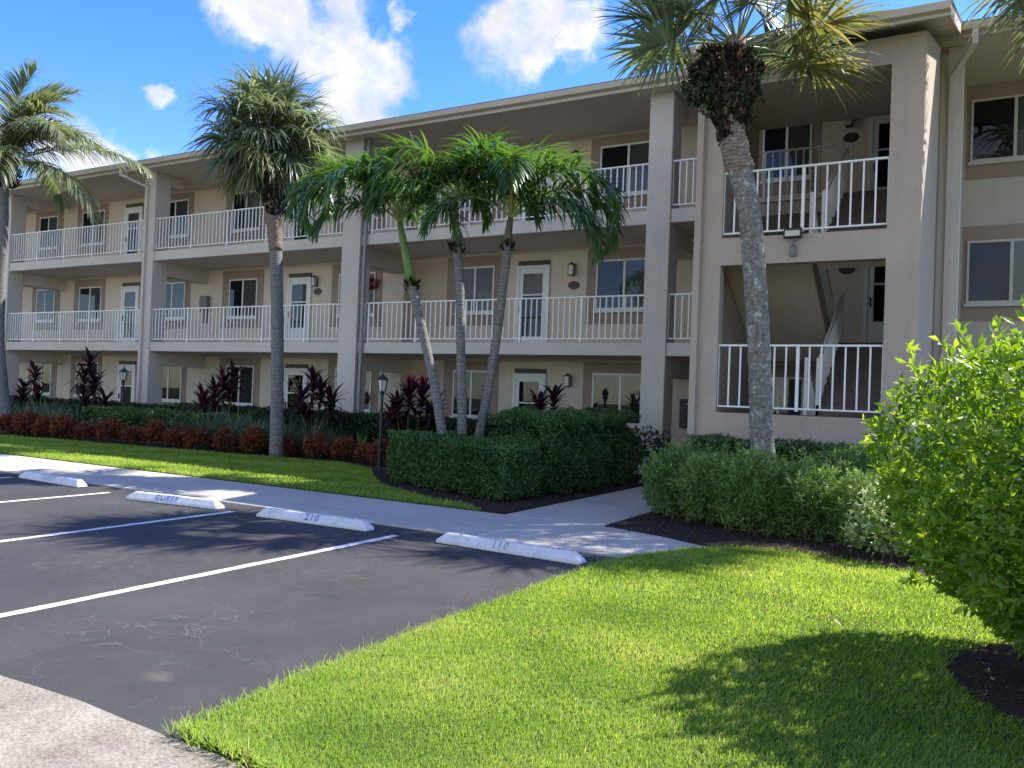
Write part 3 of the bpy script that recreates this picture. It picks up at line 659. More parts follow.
# ------------------------------------------------------------------ shrubs
def shrubmesh(name, rx, ry, rz, n, Ls, Wd, seed=0, inner=.45, updir=.6, zc=.5, droop=.15, whorl=1, jit=.35, hshape=None, zmin=-.55, color=0.):
    """foliage of an ellipsoid bush with lumps; whorl>1 puts several leaves on each shoot tip"""
    d = sphere_dirs(n, zmin); n = len(d)
    lm = lump(d, seed, 8, .2)
    rad = (1 - (1 - inner) * rng.random(n) ** 2.2) * lm
    P = d * rad[:, None] * np.array([rx, ry, rz * .55]) + np.array([0, 0, rz * zc])
    P[:, 2] = np.maximum(P[:, 2], .02)
    out = unit(d + np.array([0, 0, updir]) + rng.normal(size=(n, 3)) * jit)
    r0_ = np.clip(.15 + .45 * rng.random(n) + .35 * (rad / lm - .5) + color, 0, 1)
    if whorl > 1:
        P = np.repeat(P, whorl, 0); ax = np.repeat(out, whorl, 0); m = len(P)
        D = unit(ax * .75 + unit(rng.normal(size=(m, 3))) * .95); P = P + ax * rng.uniform(-.5, .5, (m, 1)) * Ls
        rr2 = np.clip(np.repeat(r0_, whorl) + rng.normal(size=m) * .12, 0, 1)
    else: D = out; m = n; rr2 = np.clip(r0_ + rng.normal(size=m) * .1, 0, 1)
    Nn = unit(rng.normal(size=(m, 3)) + np.array([0, 0, .8]))
    V, Q, rr3 = leaves(P, D, Nn, Ls * rng.uniform(.6, 1.25, m), Wd * rng.uniform(.7, 1.2, m), rr2, droop)
    return quadmesh(name, V, Q, rr3)
def stems(parent, n, rx, ry, h, r=.012, base=.08, seed=0):
    rr = random.Random(seed)
    for i in range(n):
        a = rr.uniform(0, 6.28); q = rr.uniform(.2, .8)
        m = MB().tube([(base * math.cos(a) * rr.random(), base * math.sin(a) * rr.random(), 0), (rx * q * .4 * math.cos(a), ry * q * .4 * math.sin(a), h * .4), (rx * q * math.cos(a), ry * q * math.sin(a), h * rr.uniform(.75, .95))], [r * 1.3, r, r * .4], 5)
        m.build('stem', M['stem'], parent)

def boxhedge(poly, z1, dens, Ls, Wd, seed=0, z0=.05, wob=.06, topdens=1.0, hf=None, rd=.16):
    """leaf shell over an extruded polygon with rounded, wobbly faces. returns mesh arrays in world coordinates"""
    P = []; Nn = []
    k = len(poly)
    for i in range(k):
        a = np.array(poly[i]); b = np.array(poly[(i + 1) % k]); Lx = np.linalg.norm(b - a); nrm = np.array([(b - a)[1], -(b - a)[0]]) / Lx
        n = int(Lx * (z1 - z0) * dens * 1.5)
        u = rng.random(n); zz = z0 + (z1 - z0) * rng.random(n) ** .9
        q = a + (b - a) * u[:, None]
        edge = np.clip((zz - (z1 - rd * 1.5)) / (rd * 1.5), 0, 1) ** 2 * rd * 1.2 + np.clip((.25 - zz) / .25, 0, 1) * .10
        dep = rng.random(n) ** 2 * .22 + edge
        q = q - nrm * dep[:, None]
        P.append(np.column_stack([q, zz])); Nn.append(np.column_stack([np.tile(nrm, (n, 1)), np.full(n, .25) + edge * 3]))
    xs_ = [p[0] for p in poly]; ys_ = [p[1] for p in poly]
    X, Y = scatter(poly, (min(xs_), max(xs_), min(ys_), max(ys_)), dens * 1.3 * topdens); n = len(X)
    P.append(np.column_stack([X, Y, z1 - rng.random(n) ** 2 * .2])); Nn.append(np.tile([0, 0, 1.], (n, 1)))
    P = np.concatenate(P); Nn = unit(np.concatenate(Nn))
    wv = np.stack([patchy(P[:, 0] + P[:, 2], P[:, 1], 2.2, seed + j) for j in range(3)], 1) * wob
    P = P + wv * np.array([1, 1, .8]); n = len(P)
    if hf is not None: P[:, 2] *= hf(P[:, 0], P[:, 1])
    D = unit(Nn * .6 + rng.normal(size=(n, 3)) * .6 + np.array([0, 0, .15]))
    c = np.clip(.42 + .28 * rng.normal(size=n) + .2 * patchy(P[:, 0], P[:, 2] + P[:, 1], 3, seed), 0, 1)
    return leaves(P, D, unit(rng.normal(size=(n, 3)) + Nn), Ls * rng.uniform(.6, 1.3, n), Wd * rng.uniform(.7, 1.2, n), c, .1)
def hedge(label, poly, z1, dens, Ls, Wd, mat, seed, cat='hedge', core=.18, grp=None, **kw):
    cx = sum(p[0] for p in poly) / len(poly); cy_ = sum(p[1] for p in poly) / len(poly)
    t = thing('hedge', label, cat, (cx, cy_, .03), grp)
    V, Q, r_ = boxhedge(poly, z1, dens, Ls, Wd, seed, **kw)
    V = V - np.array([cx, cy_, .03]); link('foliage', quadmesh('foliage', V, Q, r_), M[mat], t)
    # woody interior: a tangle of twigs that stops one seeing through
    X, Y = scatter(poly, (min(p[0] for p in poly), max(p[0] for p in poly), min(p[1] for p in poly), max(p[1] for p in poly)), 40)
    n = len(X); P = np.column_stack([(X - cx) * .62, (Y - cy_) * .62, np.zeros(n)]); D = np.column_stack([rng.normal(size=(n, 2)) * .12, np.ones(n)])
    V, Q, r_ = strips(P, D, z1 * .75, .025, rng.uniform(-.2, .2, n), rng.random(n) * .3, seg=3, wprof=[.4, 1, 1, .5]); link('branches', quadmesh('branches', V, Q, r_), M['stem'], t)
    inner = [((x - cx) * (1 - core) , (y - cy_) * (1 - core)) for x, y in poly]
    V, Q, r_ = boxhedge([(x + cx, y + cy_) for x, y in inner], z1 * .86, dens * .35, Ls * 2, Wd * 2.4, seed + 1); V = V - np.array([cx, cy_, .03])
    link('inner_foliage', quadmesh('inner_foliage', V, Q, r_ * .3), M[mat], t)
    return t

hedge('low clipped green hedge at the front corner of the bed beside the grass strip', [(-9.35, 11.75), (-6.35, 10.75), (-6.2, 11.6), (-6.5, 12.15), (-9.2, 12.55)], .88, 2100, .055, .026, 'hedge', 3, rd=.30, wob=.13)
hedge('tall rounded dark green hedge running along the walkway to the entrance', [(-7.95, 12.75), (-7.2, 12.35), (-6.3, 12.1), (-6.05, 12.6), (-6.05, 15.4), (-6.5, 15.9), (-7.7, 15.7)], 1.34, 1900, .055, .026, 'hedge', 5, wob=.15, rd=.5)
hedge('long dark green clipped hedge against the left part of the building', [(-31, 15.7), (-20.4, 15.7), (-20.4, 16.6), (-31, 16.6)], .92, 620, .09, .045, 'darkhedge', 7)
hedge('long dark green clipped hedge under the walkway behind the lamp post', [(-20.2, 15.8), (-8.1, 15.7), (-8.1, 16.6), (-20.2, 16.7)], 1.02, 750, .085, .042, 'darkhedge', 8)
hedge('broad low hedge of pale speckled leaves behind the copper shrubs', [(-22.3, 14.35), (-17.3, 14.45), (-16.9, 15.3), (-22.0, 15.35)], .84, 650, .095, .055, 'ficus', 9)
hedge('dark leafy hedge along the foot of the stair tower', [(-4.15, 12.7), (-.3, 12.5), (-.3, 13.5), (-4.2, 13.6)], 1.05, 900, .08, .04, 'ficus', 10, wob=.09)

# copper red shrubs along the bed edge, three source meshes
redpos = [(-23.73, 13.14), (-22.87, 13.21), (-22.2, 13.29), (-21.5, 13.37), (-20.72, 13.49), (-19.87, 13.61), (-19.06, 13.7), (-18.29, 13.78), (-17.59, 13.84), (-16.87, 13.91), (-16.01, 14.0), (-15.14, 14.09), (-14.26, 14.23), (-13.44, 14.41), (-12.7, 14.5), (-12.0, 14.42), (-11.25, 14.1)]
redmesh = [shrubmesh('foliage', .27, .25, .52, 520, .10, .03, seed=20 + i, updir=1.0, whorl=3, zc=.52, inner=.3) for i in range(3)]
rl = ['copper red shrub leftmost in the row along the grass edge', 'bushy copper shrub second from the left in the bed edge row', 'small orange red shrub third from the left in the bed edge row', 'copper red shrub fourth from the left in the bed edge row',
      'copper shrub in front of the left burgundy plants, fifth in the edge row', 'copper shrub before the left end of the speckled hedge', 'rusty red shrub under the far lamp post, seventh in the edge row', 'copper shrub eighth from the left in the edge row',
      'rusty shrub before the middle of the speckled hedge', 'bright copper shrub before the right end of the speckled hedge', 'red orange shrub at the left end of the strappy grasses', 'low copper shrub in front of the strappy grasses',
      'tall copper shrub just right of the second palm trunk', 'dark copper shrub between the palm trunk and the pale rosette', 'small red shrub left of the pale yellow green rosette', 'dark red shrub in front of the pale yellow green rosette', 'last copper shrub of the row, beside the near lamp post']
for i, (x, y) in enumerate(redpos):
    t = thing('copper_shrub', rl[i], 'shrub', (x, y, .03), 'copper red shrubs along the grass edge')
    o = link('foliage', redmesh[i % 3], M['red'], t); s = rng.uniform(.75, 1.2); t.scale = (s * 1.05, s, s * rng.uniform(.85, 1.05)); t.rotation_euler = (0, 0, rng.uniform(0, 6))

# strappy grasses
def tuft(n, L_, W_, drp, seed, spread=.12):
    a = rng.uniform(0, 6.28, n); q = rng.random(n)
    P = np.column_stack([np.cos(a) * q * spread, np.sin(a) * q * spread, np.zeros(n)])
    D = np.column_stack([np.cos(a) * (.15 + q * .7), np.sin(a) * (.15 + q * .7), np.ones(n)])
    V, Q, r_ = strips(P, D, L_ * rng.uniform(.6, 1.15, n), W_, drp * rng.uniform(.6, 1.4, n), rng.random(n), seg=5, wprof=[.8, 1, 1, .8, .5, .05])
    return quadmesh('leaf_tuft', V, Q, r_)
tm = [tuft(300, 1.05, .022, 1.5, 31, .25), tuft(280, .95, .024, 1.8, 32, .25)]
lir = [(-17.2, 14.55), (-16.75, 14.95), (-16.4, 14.6), (-16.0, 15.05), (-15.6, 14.6), (-15.2, 15.0), (-14.75, 14.75), (-14.5, 15.2), (-14.0, 14.85), (-13.75, 15.2),
       (-26.6, 14.0), (-26.0, 14.35), (-25.4, 13.95), (-24.8, 14.3), (-24.2, 13.9), (-23.6, 14.2), (-23.0, 13.95), (-22.6, 14.4), (-25.1, 14.8), (-23.9, 14.8)]
lpos = ['at the right end of the speckled hedge', 'behind the red orange shrub near the palm', 'just right of the speckled hedge, front row', 'rear of the clump left of the palm trunk', 'in front of the second palm trunk on its left', 'right behind the low copper shrub by the palm', 'at the foot of the second palm trunk', 'behind the second palm trunk at the dark hedge', 'just right of the second palm trunk', 'beneath the burgundy plant right of the palm',
        'leftmost at the picture edge beside the coconut palm', 'second from left edge, rear', 'front of the left clump near the coconut trunk', 'middle of the left clump, rear', 'behind the leftmost copper shrub', 'behind the second copper shrub from the left', 'front of the left clump at its right side', 'rightmost of the left clump, touching the speckled hedge', 'rear of the left clump, before the far dark hedge', 'rear right of the left clump, below the burgundy plant']
for i, (x, y) in enumerate(lir):
    t = tag(link('strap_grass', tm[i % 2], M['liriope'], None, (x, y, .03)), 'blue green strappy grass tuft ' + lpos[i], 'grass tuft', 'blue green strappy grass tufts')
    t.rotation_euler = (0, 0, rng.uniform(0, 6)); s = rng.uniform(.85, 1.15); t.scale = (s, s, s)

# rosettes with pale broad leaves
def rosette(label, x, y, n, L_, W_, mat='rosette', up_=.9, drp=.9, h=0.03):
    P = np.zeros((n, 3)); a = np.arange(n) * 2.4 + rng.uniform(0, .4, n); q = np.linspace(.1, 1, n)
    D = np.column_stack([np.cos(a) * q, np.sin(a) * q, np.full(n, up_) * (1.3 - q * .7)])
    V, Q, r_ = strips(P, D, L_ * rng.uniform(.7, 1.1, n), W_, drp * q, np.clip(rng.random(n) * .6 + .3, 0, 1), seg=5, wprof=[.4, 1, 1, .9, .6, .05])
    t = tag(link('rosette_plant', quadmesh('rosette', V, Q, r_), M[mat], None, (x, y, h)), label, 'plant'); return t
rosette('pale yellow green broad leaved plant left of the near lamp post', -12.6, 14.9, 16, .75, .11)
rosette('low mixed green and red broad leaved plant left of the pale rosette', -13.35, 14.85, 16, .6, .10)
rosette('yellow green spiky plant between the speckled hedge and the palm', -16.5, 15.35, 26, .75, .05, drp=.5)
rosette('small yellow green rosette just left of the speckled hedge', -22.75, 14.95, 20, .6, .09)
rosette('small pale leafed plant at the front corner hedge by the lamp', -9.9, 12.8, 16, .45, .08)

# cordylines
def cordyline(label, x, y, stems_, seed, pink=False):
    t = thing('cordyline', label, 'plant', (x, y, .03), 'burgundy cordylines before the building'); rr = random.Random(seed)
    for i, (dx, dy, h) in enumerate(stems_):
        MB().tube([(dx * .3, dy * .3, 0), (dx * .7, dy * .7, h * .5), (dx, dy, h)], [.025, .02, .016], 6).build('stem', M['stem'], t)
        n = 34; a = np.arange(n) * 2.4; u = np.linspace(0, 1, n)
        P = np.column_stack([np.full(n, dx) + rng.normal(size=n) * .01, np.full(n, dy), h - .42 + .42 * u])
        q = 1.45 - u * .85
        D = np.column_stack([np.cos(a) * q, np.sin(a) * q, .5 + u * .8])
        V, Q, r_ = strips(P, D, rng.uniform(.45, .70, n), .10, 1.5 * q, rng.random(n), seg=4, wprof=[.25, .9, 1, .7, .05])
        link('leaf_crown', quadmesh('leaf_crown', V, Q, r_), M['cordy'], t)
        if pink and i < 2:
            n = 9; a = np.arange(n) * 2.4; P = np.column_stack([np.full(n, dx), np.full(n, dy), np.full(n, h + .03)]); D = np.column_stack([np.cos(a) * .3, np.sin(a) * .3, np.ones(n)])
            V, Q, r_ = strips(P, D, .46, .085, .15, rng.random(n), seg=4, wprof=[.3, .9, 1, .7, .1]); link('new_leaves', quadmesh('new_leaves', V, Q, r_), M['pink'], t)
cordyline('burgundy cordyline at the far left behind the strappy grass', -26.8, 15.45, [(-.3, 0, 1.25), (.15, .1, 1.75), (.5, 0, 1.15), (0, -.2, .9)], 1)
cordyline('tall burgundy cordyline between the far left door and the column', -23.55, 15.35, [(-.35, .1, 1.7), (.05, 0, 2.15), (.45, -.1, 1.5), (.7, .1, 1.0), (.2, -.2, 1.0)], 2)
cordyline('wide burgundy cordyline right of the speckled hedge by the shuttered window', -17.9, 15.5, [(-.75, 0, 1.25), (-.4, .1, 1.45), (.05, 0, 1.7), (.3, .1, 1.85), (-.1, -.15, 1.0), (-.6, -.1, .95)], 3)
cordyline('burgundy cordyline in front of the ground floor door right of the palm', -14.5, 15.3, [(-.35, 0, 1.4), (.0, .05, 1.8), (.3, 0, 1.6), (.55, .1, 1.35), (.0, -.2, 1.0)], 4)
cordyline('pink topped burgundy cordyline behind the near lamp post', -11.65, 15.4, [(.05, 0, 1.55), (.35, .1, 1.55), (-.3, 0, 1.3), (.7, 0, 1.2), (-.5, .1, 1.0)], 5, True)
cordyline('small burgundy cordyline beside the door lamp behind the tall hedge', -8.75, 16.75, [(-.2, 0, 1.45), (.15, .05, 1.6)], 6)

# feathery shrubs in the right bed
fm = [shrubmesh('foliage', .50, .46, .95, 1500, .105, .017, seed=40 + i, updir=1.0, whorl=4, zc=.50, droop=.22, jit=.5, zmin=-.8, inner=.4) for i in range(3)]
def plumes(name, rx, ry, rz, n, seed, L_=.10, W_=.016, k_=16, ln=.34):
    d = sphere_dirs(n, -.15); n = len(d); base = d * np.array([rx, ry, rz * .5]) * rng.uniform(.75, 1.0, (n, 1)) + np.array([0, 0, rz * .5])
    ax = unit(d * .8 + np.array([0, 0, .9]) + rng.normal(size=(n, 3)) * .25); u = np.tile(np.linspace(0, 1, k_), n)[:, None]
    P = np.repeat(base, k_, 0) + np.repeat(ax, k_, 0) * u * ln + np.array([0, 0, -.10]) * u ** 2; m_ = len(P)
    D = unit(np.repeat(ax, k_, 0) * .8 + unit(rng.normal(size=(m_, 3))) * .9)
    V, Q, r_ = leaves(P, D, unit(rng.normal(size=(m_, 3)) + np.array([0, 0, .8])), L_ * rng.uniform(.6, 1.2, m_) * (1.1 - .5 * u[:, 0]), W_, np.clip(.45 + .35 * u[:, 0] + .15 * rng.normal(size=m_), 0, 1), .15)
    return quadmesh(name, V, Q, r_)
pm_ = [plumes('plumes', .5, .46, .95, 60, i) for i in range(3)]
fpos = [(-3.85, 11.2, .95, 'at the left corner by the walkway'), (-3.25, 10.8, .98, 'second from the walkway, left of the leaning palm trunk'), (-2.65, 10.55, .95, 'directly in front of the leaning palm trunk'), (-2.0, 10.6, 1.0, 'just right of the leaning palm trunk'), (-1.35, 10.55, .95, 'below the right end of the lower tower railing'),
        (-.7, 10.3, .95, 'partly behind the big bright bush, left one'), (-3.5, 11.9, 1.0, 'in the second row near the walkway'), (-1.7, 11.7, 1.0, 'in the second row right of the palm trunk'), (-.05, 10.3, .95, 'hidden half behind the big bright bush'), (-.9, 11.5, 1.05, 'in the second row behind the bright bush'), (-4.0, 12.1, .9, 'rear left one next to the tower corner')]
for i, (x, y, s, l) in enumerate(fpos):
    t = thing('feathery_shrub', 'feathery green shrub ' + l, 'shrub', (x, y, .03), 'feathery green shrubs in the tower bed'); t.location.y += .22; s *= (1.0, .9, 1.04, .94, .86)[i % 5]; t.scale = (s * .93, s * .93, s); t.rotation_euler = (0, 0, i * 1.3)
    link('foliage', fm[i % 3], M['feather'], t); link('plumes', pm_[(i + 1) % 3], M['feather'], t); stems(t, 5, .5, .5, .9, seed=i)
fl_ = thing('flowering_shrub', 'dark leaved shrub with pale blossoms at the foot of the column by the walkway', 'shrub', (-6.15, 16.4, .03))
link('foliage', shrubmesh('foliage', .5, .45, .95, 420, .10, .05, seed=61, whorl=2), M['darkhedge'], fl_); link('blossoms', shrubmesh('blossoms', .5, .45, .95, 60, .07, .06, seed=61, whorl=2, inner=.95), M['petalw'], fl_); stems(fl_, 6, .5, .45, .8, seed=3)
vs_ = thing('variegated_shrub', 'small pale leafed shrub between the feathery shrubs and the bright bush', 'shrub', (-.95, 9.85, .03))
link('foliage', shrubmesh('foliage', .42, .36, .7, 500, .08, .035, seed=66, whorl=3, color=.45), M['ficus'], vs_); stems(vs_, 4, .35, .3, .5, seed=5)
# little weeds on the grass edge
for i, (x, y, lb) in enumerate(((-.62, 8.72, 'small leafy weed at the lawn edge left of the bright bush'), (-.28, 8.5, 'tiny weed at the lawn edge beside the bright bush'))):
    w_o = rosette(lb, x, y, 26, .17, .035, mat='bush', up_=.35, drp=.5, h=.05); w_o.name = 'weed'; w_o['category'] = 'weed'

# the big bright bush at the right
bb = thing('bush', 'large bright yellow green bush filling the right edge of the picture', 'bush', (1.24, 6.12, .04))
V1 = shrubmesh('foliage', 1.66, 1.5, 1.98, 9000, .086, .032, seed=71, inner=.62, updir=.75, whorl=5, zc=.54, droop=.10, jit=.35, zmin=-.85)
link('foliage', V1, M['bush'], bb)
# long shoots standing out of the crown
n = 120; d = sphere_dirs(n, -.35); n = len(d); base = d * lump(d, 71, 8, .2)[:, None] * np.array([1.62, 1.46, 1.98 * .55]) + np.array([0, 0, 1.98 * .54])
ax = unit(d + np.array([0, 0, .8]) + rng.normal(size=(n, 3)) * .25); k_ = 14
P = np.repeat(base, k_, 0) + np.repeat(ax, k_, 0) * np.tile(np.linspace(0, .26, k_), n)[:, None]; m_ = len(P)
D = unit(np.repeat(ax, k_, 0) * .9 + unit(rng.normal(size=(m_, 3))))
Vv, Q, r_ = leaves(P, D, unit(rng.normal(size=(m_, 3)) + np.array([0, 0, .8])), .088 * rng.uniform(.7, 1.2, m_), .034, np.clip(.7 + .2 * rng.normal(size=m_), 0, 1), .1)
link('shoots', quadmesh('shoots', Vv, Q, r_), M['bush'], bb)
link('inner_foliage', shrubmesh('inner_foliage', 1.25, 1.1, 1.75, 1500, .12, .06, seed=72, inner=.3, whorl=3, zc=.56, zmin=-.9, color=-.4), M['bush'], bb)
stems(bb, 14, 1.0, .9, 1.6, r=.022, base=.3, seed=9)

# ------------------------------------------------------------------ palms
CR = np.array([.866, .5, 0]); CA = np.array([-.5, .866, 0])     # to the right / away as seen from the car park
def hdir(phi): return CR * math.cos(R(phi)) + CA * math.sin(R(phi))
def curve(p0, phi, e0, L_, bend, n=14, pw=1.4, e_end=None):
    """points of a frond midrib: starts at elevation e0 and bends down by bend degrees overall"""
    h = hdir(phi); P = [np.array(p0, float)]; T = []
    for i in range(n):
        u = (i + .5) / n; e = R(e0 - bend * u ** pw); t = h * math.cos(e) + np.array([0, 0, math.sin(e)]); T.append(t); P.append(P[-1] + t * L_ / n)
    T.append(T[-1]); return np.array(P), np.array(T)
def fan_frond(parent, p0, phi, e0, Lp, fr, bend=40, mat='sabal', nseg=42, spread=265, old=0., drp=1., roll=55):
    """costapalmate sabal leaf: petiole, short costa bending down, blade of many drooping segments"""
    P, T = curve(p0, phi, e0, Lp, bend * .55, 6)
    o = MB().tube([tuple(p) for p in P], list(np.linspace(.018, .010, len(P))), 5).build('frond', M['petiole'], parent)
    hp = P[-1]; t = unit(T[-1]); side = unit(np.cross(t, [0, 0, 1.])); up_ = np.cross(side, t); ro = R(rng.uniform(-roll, roll)); side, up_ = side * math.cos(ro) + up_ * math.sin(ro), up_ * math.cos(ro) - side * math.sin(ro)
    th = np.linspace(-R(spread / 2), R(spread / 2), nseg) + rng.normal(size=nseg) * .03
    D = np.cos(th)[:, None] * t + np.sin(th)[:, None] * side + (.16 + .14 * rng.normal(size=nseg))[:, None] * up_
    start = hp + t * (np.maximum(np.cos(th), 0) * fr * .28)[:, None] - np.array([0, 0, 1]) * (np.maximum(np.cos(th), 0) ** 2 * fr * .05)[:, None]
    Ls = fr * (.70 + .30 * np.cos(th / 1.5)) * rng.uniform(.88, 1.1, nseg)
    V, Q, r_ = strips(start, D, Ls, fr * .062, rng.uniform(.25, .95, nseg) * (1 + bend / 70) * drp, np.clip(rng.random(nseg) * .75 + old, 0, 1), seg=5, wprof=[.35, 1.0, .9, .6, .35, .06], up=tuple(up_))
    # web joining the segments near the hub
    link('blade', quadmesh('blade', V, Q, r_), M[mat], o)
def pinnate(parent, p0, phi, e0, L_, bend, ll, nl=44, mat='adonidia', pet=.16, hang=.6, lw=.035, plume=.25, pw=1.4, rmat='rachis'):
    P, T = curve(p0, phi, e0, L_, bend, 16, pw)
    rad = list(np.linspace(.026, .005, len(P))) if ll > .3 else list(np.linspace(.02, .004, len(P)))
    o = MB().tube([tuple(p) for p in P], rad, 5).build('frond', M[rmat], parent)
    s = np.linspace(pet, .995, nl); idx = s * (len(P) - 1); i0 = np.minimum(idx.astype(int), len(P) - 2); fr = (idx - i0)[:, None]
    B_ = P[i0] * (1 - fr) + P[i0 + 1] * fr; TT = unit(T[i0]); h = hdir(phi); side = unit(np.cross(np.tile([0, 0, 1.], (nl, 1)), h)[0]); side = np.tile(side, (nl, 1)); up_ = unit(np.cross(TT, side))
    q = (s - pet) / (1 - pet); prof = np.clip(np.sin(np.pi * (.13 + .80 * q)), .12, 1) ** .7
    for sgn in (-1, 1):
        lift = rng.normal(size=nl) * plume + .22
        D = TT * (.38 + .5 * q)[:, None] + side * sgn * (1.0 - .45 * q)[:, None] + up_ * lift[:, None]
        V, Q, r_ = strips(B_, D, ll * prof * rng.uniform(.88, 1.08, nl), lw * (.6 + .4 * prof), hang * rng.uniform(.7, 1.5, nl), np.clip(.5 * rng.random(nl) + .25, 0, 1), seg=4, wprof=[.5, 1, .9, .6, .06], up=(0, 0, 1))
        link('leaflets', quadmesh('leaflets', V, Q, r_), M[mat], o)

def trunk(parent, pts, radii, mat, n=14, noise=.06, name='trunk'):
    # resample for a gently irregular trunk
    pts = [np.array(p, float) for p in pts]; U = np.linspace(0, len(pts) - 1, (len(pts) - 1) * 7 + 1)
    X = [np.interp(U, range(len(pts)), [p[j] for p in pts]) for j in range(3)]; r = np.interp(U, range(len(pts)), radii)
    for j in (0, 1):     # smooth
        for _ in range(6): X[j][1:-1] = (X[j][:-2] + X[j][1:-1] * 2 + X[j][2:]) / 4
    return MB().tube(list(zip(*X)), list(r * (1 + .04 * np.sin(np.arange(len(r)) * 2.2))), n, noise).build(name, M[mat], parent, smooth=True)

def boots(parent, c0, c1, r0_, r1_, n, Ls, Wd, mat='boot', name='boots', hang=0., rprof=None):
    """old leaf bases clothing the top of the trunk"""
    u = rng.random(n); a = rng.uniform(0, 6.28, n); c = np.array(c0) + (np.array(c1) - np.array(c0)) * u[:, None]
    rad = r0_ + (r1_ - r0_) * u if rprof is None else np.interp(u, np.linspace(0, 1, len(rprof)), rprof)
    rad = rad * rng.uniform(.75, 1.0, n) * (1 + .22 * np.sin(a * 3 + u * 9) + .14 * np.sin(a * 5 - u * 14)); o = np.column_stack([np.cos(a), np.sin(a), np.zeros(n)])
    P = c + o * rad[:, None]; D = unit(o * .55 + np.array([0, 0, .75 - hang]) + rng.normal(size=(n, 3)) * .25)
    V, Q, r_ = leaves(P, D, o + rng.normal(size=(n, 3)) * .2, Ls * rng.uniform(.6, 1.3, n), Wd, rng.random(n), .1)
    link(name, quadmesh(name, V, Q, r_), M[mat], parent)

# sabal palm in front of the stair tower
t = thing('sabal_palm', 'tall leaning fan palm with a shaggy dark trunk top in front of the stair tower', 'palm tree', (-2.62, 11.5, .03)); b0 = np.array([-2.62, 11.5, .03])
def rel(*p): return tuple(np.array(p, float) - b0)
trunk(t, [rel(-2.60, 11.5, 0), rel(-2.70, 11.5, 1.0), rel(-2.78, 11.5, 2.2), rel(-2.86, 11.5, 3.2), rel(-2.98, 11.5, 4.3), rel(-3.20, 11.5, 5.1)], [.19, .165, .155, .155, .155, .165], 'bark_sabal', noise=.05)
trunk(t, [rel(-3.09, 11.5, 4.85), rel(-3.19, 11.5, 5.05), rel(-3.30, 11.5, 5.6)], [.170, .19, .19], 'bark_brown', name='upper_trunk')
trunk(t, [rel(-3.28, 11.5, 5.4), rel(-3.30, 11.5, 6.0), rel(-3.26, 11.5, 6.75)], [.17, .22, .15], 'bark_brown', name='crown_base')
boots(t, rel(-3.26, 11.5, 5.25), rel(-3.34, 11.5, 6.5), .3, .4, 1400, .11, .06, rprof=[.14, .18, .26, .33, .36, .28])
boots(t, rel(-3.28, 11.5, 5.35), rel(-3.36, 11.5, 6.4), .3, .4, 900, .075, .055, 'ivy', 'ivy', hang=.7, rprof=[.14, .20, .31, .38, .40, .36])
boots(t, rel(-3.75, 11.35, 5.85), rel(-3.55, 11.4, 6.35), .3, .4, 420, .09, .05, 'ivy', 'hanging_ivy', hang=.9, rprof=[.08, .2, .28, .22])
boots(t, rel(-3.55, 11.4, 6.15), rel(-3.35, 11.4, 6.5), .3, .4, 520, .12, .05, 'boot', 'dead_fibres', hang=.5, rprof=[.2, .35, .25])
ct = rel(-3.24, 11.5, 6.62)
fr_ = [(178, 28, 1.05, .80, 45), (195, 8, .95, .78, 55), (165, 45, 1.1, .82, 45), (190, 38, 1.2, .80, 60), (150, 20, 1.0, .80, 50), (215, 25, .9, .75, 60), (240, 40, .9, .75, 60), (265, 30, .8, .72, 65),
       (0, 12, 1.05, .85, 50), (352, -2, .95, .80, 55), (15, 30, 1.15, .82, 50), (335, 22, 1.0, .80, 60), (310, 38, .9, .75, 65), (290, 55, .95, .78, 60), (8, 48, 1.15, .80, 55), (30, 15, 1.1, .82, 50), (50, 35, 1.1, .8, 50), (75, 30, 1.0, .8, 50), (100, 40, 1.1, .8, 50), (125, 28, 1.0, .8, 50),
       (60, 62, 1.1, .8, 45), (140, 62, 1.2, .8, 40), (210, 62, 1.1, .8, 45), (320, 68, 1.1, .8, 45), (20, 75, 1.2, .8, 35), (180, 78, 1.2, .8, 30), (270, 72, 1.1, .75, 50)]
for i, (ph, e, lp, f_r, bd) in enumerate(fr_):
    fan_frond(t, ct, ph, e, lp * 1.0, f_r * 1.08, bd * .8, drp=.5, roll=65, mat='sabal' if i not in (8, 9, 11) else 'sabal_old')

